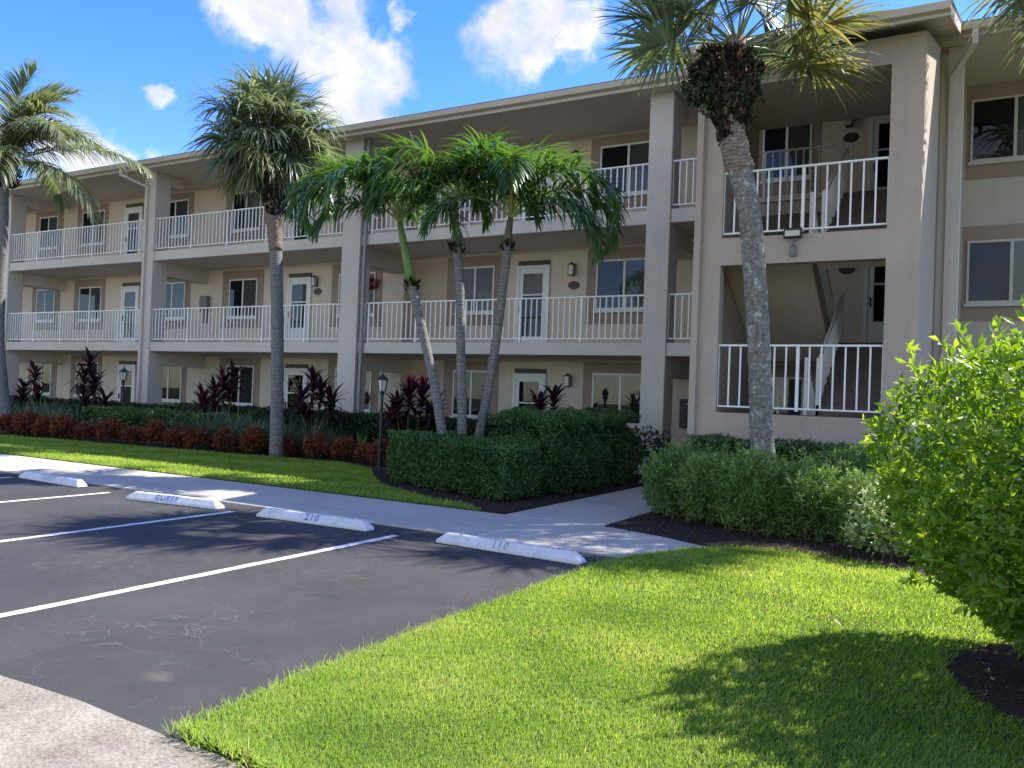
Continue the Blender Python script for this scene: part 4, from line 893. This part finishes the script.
# sabal palm in the left bed
t = thing('sabal_palm', 'fan palm with dense round crown rising from the left bed', 'palm tree', (-14.3, 14.0, .03)); b0 = np.array([-14.3, 14.0, .03])
trunk(t, [rel(-14.28, 14, 0), rel(-14.34, 14, 1.5), rel(-14.42, 14, 3), rel(-14.55, 14, 4.6), rel(-14.72, 14, 5.9), rel(-14.95, 14, 7.0)], [.17, .145, .14, .14, .17, .15], 'bark_grey')
trunk(t, [rel(-14.58, 14, 4.8), rel(-14.66, 14, 5.5), rel(-14.85, 14, 6.6)], [.15, .195, .19], 'bark_brown', name='upper_trunk')
boots(t, rel(-14.62, 14, 5.6), rel(-14.95, 14, 7.2), .2, .3, 1000, .12, .06, rprof=[.16, .26, .30, .30])
ct = rel(-15.0, 14, 7.42)
k = 0
for ring_e, nn, lp, f_r, bd in ((80, 6, .8, .95, 30), (60, 10, .95, .98, 45), (38, 13, .95, 1.0, 50), (14, 13, .9, .98, 50), (-10, 12, .85, .95, 45), (-32, 9, .75, .9, 35), (50, 7, .5, .8, 50), (20, 7, .45, .8, 50)):
    for j in range(nn):
        ph = j * 360 / nn + ring_e * 1.7 + rng.uniform(-9, 9)
        if ring_e == -30 and math.cos(R(ph)) > .2: continue
        old = 'sabal_old' if (ring_e < 0 and k % 4 == 0) else 'sabal'
        fan_frond(t, ct, ph, ring_e + rng.uniform(-6, 6), lp * rng.uniform(.85, 1.1), f_r * 1.0, bd, old, nseg=38, drp=1.5, roll=40); k += 1

# sabal palm right of frame, behind the bright bush
t = thing('sabal_palm', 'fan palm at the right wing whose fronds hang into the top right corner', 'palm tree', (.95, 14.3, .03)); b0 = np.array([.95, 14.3, .03])
b0 = np.array([1.35, 14.4, .03]); t.location = tuple(b0)
trunk(t, [rel(1.35, 14.4, 0), rel(1.3, 14.4, 3), rel(1.2, 14.4, 6), rel(1.15, 14.4, 8.1)], [.19, .16, .15, .16], 'bark_sabal')
boots(t, rel(1.2, 14.4, 6.8), rel(1.15, 14.4, 8.2), .2, .3, 800, .12, .06, rprof=[.16, .28, .34, .30])
ct = rel(1.15, 14.4, 8.3)
for ring_e, nn, lp, f_r, bd in ((70, 5, 1.1, .9, 35), (40, 9, 1.05, .95, 45), (12, 10, 1.0, .95, 50), (-14, 9, .9, .9, 45)):
    for j in range(nn): fan_frond(t, ct, j * 360 / nn + ring_e * 2.1 + rng.uniform(-9, 9), ring_e, lp * rng.uniform(.85, 1.1), f_r, bd, 'sabal', nseg=28)

# trio of slender palms with green crownshafts
def slim(label, base, pts, radii, shaft, fronds, ll=.70, k=1.3, sm='crownshaft', sr=.095):
    global b0
    t = thing('adonidia_palm', label, 'palm tree', base, 'slender palms behind the hedges'); b0 = np.array(base)
    trunk(t, [rel(*p) for p in pts], radii, 'bark_grey', 12, .05)
    MB().tube([rel(*p) for p in shaft], list(np.linspace(sr, .05, len(shaft))), 12).build('crownshaft', M[sm], t, smooth=True)
    boots(t, rel(*(np.array(shaft[0]) - [0, 0, .12])), rel(*(np.array(shaft[0]) + [0, 0, .05])), .1, .1, 50, .12, .05)
    top = rel(*shaft[-1])
    for ph, e, L_, bd in fronds: pinnate(t, top, ph, min(e + 17, 86), L_ * k, bd + 52, ll, nl=60, hang=1.1, plume=.36, lw=.050, pw=1.55)
    for q_ in range(2): pinnate(t, top, (205, 330, 270, 100)[q_] + rng.uniform(-15, 15), 42, 1.5 * k, 118, ll * .95, nl=50, hang=1.2, plume=.3, lw=.05, pw=1.1)
    return t
Yt = 12.4
slim('slender palm on the left of the trio, with a bright green crownshaft', (-8.35, 12.35, .03),
     [(-8.35, 12.35, 0), (-8.48, 12.35, .7), (-8.82, 12.4, 1.9), (-9.15, 12.4, 2.9), (-9.40, 12.4, 3.65)], [.115, .09, .082, .085, .088],
     [(-9.40, 12.4, 3.62), (-9.52, 12.4, 4.1), (-9.68, 12.4, 4.62), (-9.72, 12.4, 4.8)],
     [(182, 62, 2.0, 118), (188, 44, 2.2, 108), (200, 40, 2.1, 130), (150, 66, 1.9, 110), (5, 50, 1.9, 120), (345, 62, 1.9, 135), (90, 60, 1.9, 110), (225, 50, 2.0, 135)])
slim('slender palm in the middle of the trio', (-8.25, 12.55, .03),
     [(-8.22, 12.55, 0), (-8.26, 12.55, 1.2), (-8.35, 12.55, 2.4), (-8.42, 12.55, 3.6), (-8.52, 12.55, 4.3)], [.10, .088, .082, .08, .085],
     [(-8.52, 12.55, 4.28), (-8.56, 12.55, 4.7), (-8.62, 12.55, 5.15)],
     [(180, 60, 1.8, 115), (10, 45, 1.7, 110), (200, 40, 1.7, 125), (330, 60, 1.7, 125), (40, 70, 1.8, 95)], sm='crownshaft2', sr=.078)
slim('slender palm on the right of the trio, with one long frond arching right', (-8.0, 12.9, .03),
     [(-8.2, 12.9, 0), (-8.14, 12.9, .7), (-8.0, 12.9, 1.5), (-7.82, 12.9, 2.6), (-7.72, 12.9, 3.6), (-7.66, 12.9, 4.35)], [.12, .095, .085, .08, .08, .085],
     [(-7.66, 12.9, 4.33), (-7.65, 12.9, 4.6), (-7.62, 12.9, 4.85)],
     [(2, 30, 2.1, 112), (355, 46, 2.3, 135), (12, 62, 2.0, 125), (340, 8, 1.7, 75), (175, 60, 1.8, 120), (150, 74, 1.9, 80), (50, 76, 1.9, 70), (270, 60, 1.7, 125), (90, 60, 1.8, 100)], sm='crownshaft2', sr=.082)

# coconut palm at the left edge
t = thing('coconut_palm', 'coconut palm with long drooping yellow green fronds at the left edge', 'palm tree', (-24.6, 13.5, .03)); b0 = np.array([-24.6, 13.5, .03])
trunk(t, [rel(-24.5, 13.5, 0), rel(-24.75, 13.5, 1.2), rel(-25.05, 13.5, 2.6), rel(-25.08, 13.5, 4.5), rel(-25.05, 13.5, 6), rel(-25.2, 13.5, 7.7)], [.24, .18, .145, .135, .13, .13], 'bark_grey')
boots(t, rel(-24.95, 13.5, 7.1), rel(-25.1, 13.5, 7.9), .2, .3, 260, .25, .09, rprof=[.14, .28, .22])
ct = rel(-25.2, 13.5, 7.8)
for i, (ph, e, L_, bd, hg) in enumerate(((3, 26, 4.0, 62, 1.6), (355, 8, 3.2, 85, 1.8), (20, 70, 2.4, 95, 1.2), (35, 80, 3.0, 60, .9), (350, 78, 2.6, 100, 1.0), (330, 50, 3.4, 110, 1.4), (60, 60, 3.5, 90, 1.2), (90, 30, 3.5, 90, 1.5), (130, 50, 3.5, 95, 1.3), (170, 30, 3.6, 95, 1.5), (200, 60, 3.5, 100, 1.2), (230, 30, 3.4, 100, 1.5), (270, 45, 3.3, 105, 1.4), (300, 20, 3.2, 95, 1.6), (120, 78, 3.2, 60, .8), (10, 84, 2.6, 75, .9), (350, 88, 2.8, 40, .8), (28, 74, 2.2, 100, 1.2), (45, 84, 2.8, 50, .8), (358, 64, 2.0, 110, 1.4))):
    pinnate(t, ct, ph, e, L_ * 1.08, bd, 1.05, nl=70, mat='coconut', hang=hg, plume=.1, lw=.055, pet=.16)
for i in range(5):
    a = i * 1.3; c = Vector(ct) + Vector((math.cos(a) * .25, math.sin(a) * .25, -.35))
    MB().tube([c + Vector((0, 0, .13)), c + Vector((0, 0, .10)), c, c - Vector((0, 0, .10)), c - Vector((0, 0, .13))], [.01, .07, .105, .07, .01], 10).build('coconut', M['rachis'], t, smooth=True)

# ------------------------------------------------------------------ lamp posts
def lamp_post(label, x, y, h=2.0):
    t = thing('lamp_post', label, 'lamp post', (x, y, .03), 'lantern posts in the planting bed')
    m = MB().lathe([(.07, 0), (.07, .05), (.045, .08), (.04, .5), (.045, .52), (.032, .56), (.030, h - .50), (.045, h - .49), (.045, h - .45), (.03, h - .43)], n=12); m.build('post', M['darkgreen'], t, smooth=False)
    z = h - .43; m = MB()
    m.tube([(0, 0, z), (0, 0, z + .02)], [.05, .075], 6); m.tube([(0, 0, z + .25), (0, 0, z + .27), (0, 0, z + .36), (0, 0, z + .37), (0, 0, z + .43)], [.13, .125, .04, .015, .008], 6)
    for k in range(6):
        a = 2 * math.pi * k / 6; m.bar((.072 * math.cos(a), .072 * math.sin(a), z + .02), (.112 * math.cos(a), .112 * math.sin(a), z + .255), .012)
    l = m.build('lantern', M['darkgreen'], t)
    MB().tube([(0, 0, z + .022), (0, 0, z + .248)], [.066, .104], 6).build('lamp_glass', M['lampglass'], l)
lamp_post('dark green lantern post in front of the pink topped cordyline', -11.15, 13.85, 2.02)
lamp_post('dark lantern post further left, behind the speckled hedge', -22.1, 15.5, 2.05)

# ------------------------------------------------------------------ wheel stops with stencilled text
def text_mesh(body, size):
    cu = bpy.data.curves.new('t', 'FONT'); cu.body = body; cu.size = size; cu.extrude = .0012; cu.align_x = 'CENTER'; cu.align_y = 'CENTER'; cu.space_character = 1.25; cu.offset = .003
    o = bpy.data.objects.new('t', cu); C.objects.link(o); bpy.context.view_layer.update()
    me = bpy.data.meshes.new_from_object(o.evaluated_get(bpy.context.evaluated_depsgraph_get())); bpy.data.objects.remove(o); return me
def wheel_stop(label, a, b, txt, mat, shift=0., dz=0):
    a = Vector((*a, 0)); b = Vector((*b, 0)); L_ = (b - a).length; mid = (a + b) / 2; rot = math.atan2(b.y - a.y, b.x - a.x)
    t = thing('wheel_stop', label, 'wheel stop', tuple(mid), 'white concrete wheel stops'); t.rotation_euler = (0, 0, rot)
    h, w_, wt = .115, .16, .075; e = .10; l2 = L_ / 2
    # profile: sloping long sides and bevelled ends; y runs from the front face (0) to the back (w_)
    m = MB().hull8([(-l2, 0, .005), (l2, 0, .005), (l2, w_, .005), (-l2, w_, .005), (-l2, 0, .035), (l2, 0, .035), (l2, w_, .035), (-l2, w_, .035)])
    m2 = MB(); m2.v = m.v[:4] + m.v[4:]; m2.f = [(0, 3, 2, 1), (0, 1, 5, 4), (1, 2, 6, 5), (2, 3, 7, 6), (3, 0, 4, 7)]
    m2.v += [(-l2 + e, .055, h), (l2 - e, .055, h), (l2 - e, w_ - .03, h), (-l2 + e, w_ - .03, h)]
    m2.f += [(8, 9, 10, 11), (4, 5, 9, 8), (5, 6, 10, 9), (6, 7, 11, 10), (7, 4, 8, 11)]
    m2.build('body', M['bumper'], t, bevel=.008, segs=2)
    ang = math.atan2(h - .035, .055)
    me = text_mesh(txt, .12); o = link('lettering', me, M[mat], t); o.rotation_euler = (ang, 0, 0)
    nrm = Vector((0, -math.sin(ang), math.cos(ang))); o.location = Vector((shift, .0275, (h + .035) / 2)) + nrm * .0015
    for sx in (-1, 1):
        MB().tube([(sx * (l2 - .28), w_ / 2 + .01, h - .01), (sx * (l2 - .28), w_ / 2 + .01, h + .004)], [.012, .012], 8).build('anchor_pin', M['bronze'], t)
wheel_stop('white wheel stop stencilled 110, nearest the lawn', (-5.28, 7.58), (-3.50, 7.50), '110', 'greyink', -.06)
wheel_stop('white wheel stop stencilled 210 in blue', (-8.02, 7.55), (-6.28, 7.61), '210', 'blue', .02)
wheel_stop('white wheel stop stencilled GUEST in blue, left of stall 210', (-10.43, 7.42), (-8.80, 7.60), 'GUEST', 'blue', -.08)
wheel_stop('white wheel stop with faded GUEST stencil, leftmost', (-13.75, 7.82), (-12.0, 7.72), 'GUEST', 'greyink', .0)

# ------------------------------------------------------------------ wreaths and small things
def wreath(label, x, z, y=YW):
    t = thing('flower_bunch', label, 'wreath', (x, y - .12, z))
    n = 120; d = sphere_dirs(n, -2); n = len(d); P = d * np.array([.2, .06, .12]); V, Q, r_ = leaves(P, d + rng.normal(size=(n, 3)) * .4, rng.normal(size=(n, 3)), .09, .06, rng.random(n))
    link('petals', quadmesh('petals', V, Q, r_), M['petal'], t)
    V, Q, r_ = leaves(P * .8, d + np.array([0, 0, -.6]), rng.normal(size=(n, 3)), .12, .025, rng.random(n)); link('leaves', quadmesh('leaves', V, Q, r_), M['darkhedge'], t)
wreath('bunch of red flowers hung at the second floor window beside the grey downspout', -16.36, 4.86)
wreath('bunch of red flowers at the ground floor window behind the downspouts', -16.5, 1.42)
m = MB()
P = np.array([[-.35, 4.78, .085]]); V, Q, r_ = leaves(np.array([[-.62, 5.95, .09], [-.55, 6.25, .09]]), np.array([[1, .3, .1], [.3, -1, .1]]), np.array([[0, 0, 1.], [0, .2, 1.]]), .13, .045, np.array([.99, .97]))
for j, (px_, py_) in enumerate(((-.28, 5.62), (-1.02, 6.55))):
    V, Q, r_ = leaves(np.zeros((1, 3)), np.array([[1, .3 - j, .1]]), np.array([[0, .1, 1.]]), .13, .045, np.array([1.]))
    tag(link('fallen_leaf', quadmesh('fallen_leaf', V, Q, r_), M['chip'], None, (px_, py_, .085)), ('dry tan leaf lying on the mulch under the bright bush', 'dry tan leaf lying on the lawn left of the bright bush')[j], 'leaf')

# ------------------------------------------------------------------ sky, sun, camera
S = Vector((.60, .68, 1)).normalized()
el = math.asin(S.z); az = math.atan2(S.x, S.y)
world = bpy.data.worlds.new('World'); scene.world = world; world.use_nodes = True
nt = world.node_tree; L = nt.links.new; bg = nt.nodes['Background']
sky = nt.nodes.new('ShaderNodeTexSky'); sky.sky_type = 'NISHITA'; sky.sun_disc = False
sky.sun_elevation = el; sky.sun_rotation = az; sky.altitude = 0; sky.air_density = 1.0; sky.dust_density = .3; sky.ozone_density = 2.5
tc = nt.nodes.new('ShaderNodeTexCoord')
nz = N(nt, 'ShaderNodeTexNoise', Scale=8, Detail=9, Roughness=.66); L(tc.outputs['Generated'], nz.inputs['Vector'])
ctr = N(nt, 'ShaderNodeVectorMath', operation='SUBTRACT'); L(nz.outputs['Color'], ctr.inputs[0]); ctr.inputs[1].default_value = (.5, .5, .5)
scl = N(nt, 'ShaderNodeVectorMath', operation='SCALE'); L(ctr.outputs[0], scl.inputs[0]); scl.inputs['Scale'].default_value = .12
add = N(nt, 'ShaderNodeVectorMath', operation='ADD'); L(tc.outputs['Generated'], add.inputs[0]); L(scl.outputs[0], add.inputs[1])
CL = [((-.687, .61, .394), .040), ((-.674, .625, .393), .042), ((-.658, .654, .374), .042), ((-.638, .679, .364), .040), ((-.617, .705, .351), .036), ((-.622, .675, .408), .034), ((-.588, .725, .355), .034),
      ((-.487, .784, .384), .040), ((-.46, .795, .394), .045), ((-.425, .812, .396), .040), ((-.462, .80, .374), .036), ((-.405, .82, .402), .03),
      ((-.636, .705, .314), .034), ((-.612, .724, .306), .040), ((-.654, .69, .312), .028), ((-.819, .518, .243), .034), ((-.835, .50, .235), .03), ((-.801, .546, .240), .030), ((-.791, .562, .236), .022), ((-.781, .573, .243), .020), ((-.767, .568, .297), .014), ((-.575, .72, .405), .018),
      ((-.86, .45, .24), .03), ((.3, .85, .42), .09), ((.4, .8, .40), .08), ((.75, .5, .35), .1), ((-.95, .1, .3), .08),
      ((-.3, -.8, .52), .35), ((.35, -.75, .55), .38), ((-.8, -.5, .34), .30), ((.8, -.45, .4), .32), ((-.15, -.55, .82), .25), ((.1, -.97, .22), .28), ((-.55, -.8, .2), .25)]  # big unseen clouds behind the camera, added as neutral fill for the shaded facade
prev = None
for c, r in CL:
    d = N(nt, 'ShaderNodeVectorMath', operation='DISTANCE'); L(add.outputs[0], d.inputs[0]); d.inputs[1].default_value = c
    mr = N(nt, 'ShaderNodeMapRange'); mr.interpolation_type = 'SMOOTHSTEP'
    mr.inputs['From Min'].default_value = r * 1.15; mr.inputs['From Max'].default_value = r * .35; L(d.outputs['Value'], mr.inputs['Value'])
    if prev is None: prev = mr.outputs[0]
    else:
        mx = N(nt, 'ShaderNodeMath', operation='ADD'); L(prev, mx.inputs[0]); L(mr.outputs[0], mx.inputs[1]); mx.use_clamp = True; prev = mx.outputs[0]
# ragged thickness
n2 = N(nt, 'ShaderNodeTexNoise', Scale=26, Detail=8, Roughness=.65); L(tc.outputs['Generated'], n2.inputs['Vector'])
mr2 = N(nt, 'ShaderNodeMapRange'); mr2.inputs['From Min'].default_value = .3; mr2.inputs['From Max'].default_value = .62; mr2.inputs['To Min'].default_value = .55; mr2.inputs['To Max'].default_value = 1.1; L(n2.outputs[0], mr2.inputs['Value'])
mk = N(nt, 'ShaderNodeMath', operation='MULTIPLY'); L(prev, mk.inputs[0]); L(mr2.outputs[0], mk.inputs[1]); mk.use_clamp = True
hs = N(nt, 'ShaderNodeHueSaturation'); hs.inputs['Hue'].default_value = .520; hs.inputs['Saturation'].default_value = SKYSAT if 'SKYSAT' in globals() else 1.38; L(sky.outputs[0], hs.inputs['Color'])
cm = N(nt, 'ShaderNodeMixRGB'); L(mk.outputs[0], cm.inputs[0]); L(hs.outputs[0], cm.inputs[1]); cc = ramp(nt, [(.3, (2.1, 2.15, 2.3)), (.62, (2.95, 2.95, 3.0))]); n3 = N(nt, 'ShaderNodeTexNoise', Scale=14, Detail=6, Roughness=.6); L(tc.outputs['Generated'], n3.inputs['Vector']); L(n3.outputs[0], cc.inputs[0]); L(cc.outputs[0], cm.inputs[2])
L(cm.outputs[0], bg.inputs[0]); bg.inputs[1].default_value = .148

sun = bpy.data.lights.new('sun', 'SUN'); sun.energy = 4.5; sun.angle = R(.53); sun.color = (1, .95, .86)
so = bpy.data.objects.new('sun', sun); C.objects.link(so); so.rotation_euler = (-S).to_track_quat('-Z', 'Y').to_euler(); so.location = (20, 30, 40)

f_, pi_, ro_, ya_ = 835.835, 0.0137457, 0.0378474, -0.5243157
cy, sy = math.cos(ya_), math.sin(ya_)
fw = Vector((sy * math.cos(pi_), cy * math.cos(pi_), math.sin(pi_))); r0 = Vector((cy, -sy, 0)); u0 = r0.cross(fw)
rt = math.cos(ro_) * r0 + math.sin(ro_) * u0; up = -math.sin(ro_) * r0 + math.cos(ro_) * u0
cam = bpy.data.cameras.new('camera'); co = bpy.data.objects.new('camera', cam); C.objects.link(co)
mw = Matrix.Identity(4)
for i in range(3): mw[i][0], mw[i][1], mw[i][2] = rt[i], up[i], -fw[i]
mw.translation = Vector((0, 0, 1.65)); co.matrix_world = mw
cam.sensor_width = 36; cam.lens = f_ / 1024 * 36; cam.clip_end = 2000; cam.clip_start = .05
scene.camera = co
vs = scene.view_settings; vs.view_transform = 'Standard'; vs.look = 'None'; vs.gamma = 1; vs.use_curve_mapping = False; vs.exposure = 1.29
scene.render.resolution_x = 1024; scene.render.resolution_y = 768
scene.cycles.max_bounces = 8; scene.cycles.transparent_max_bounces = 12
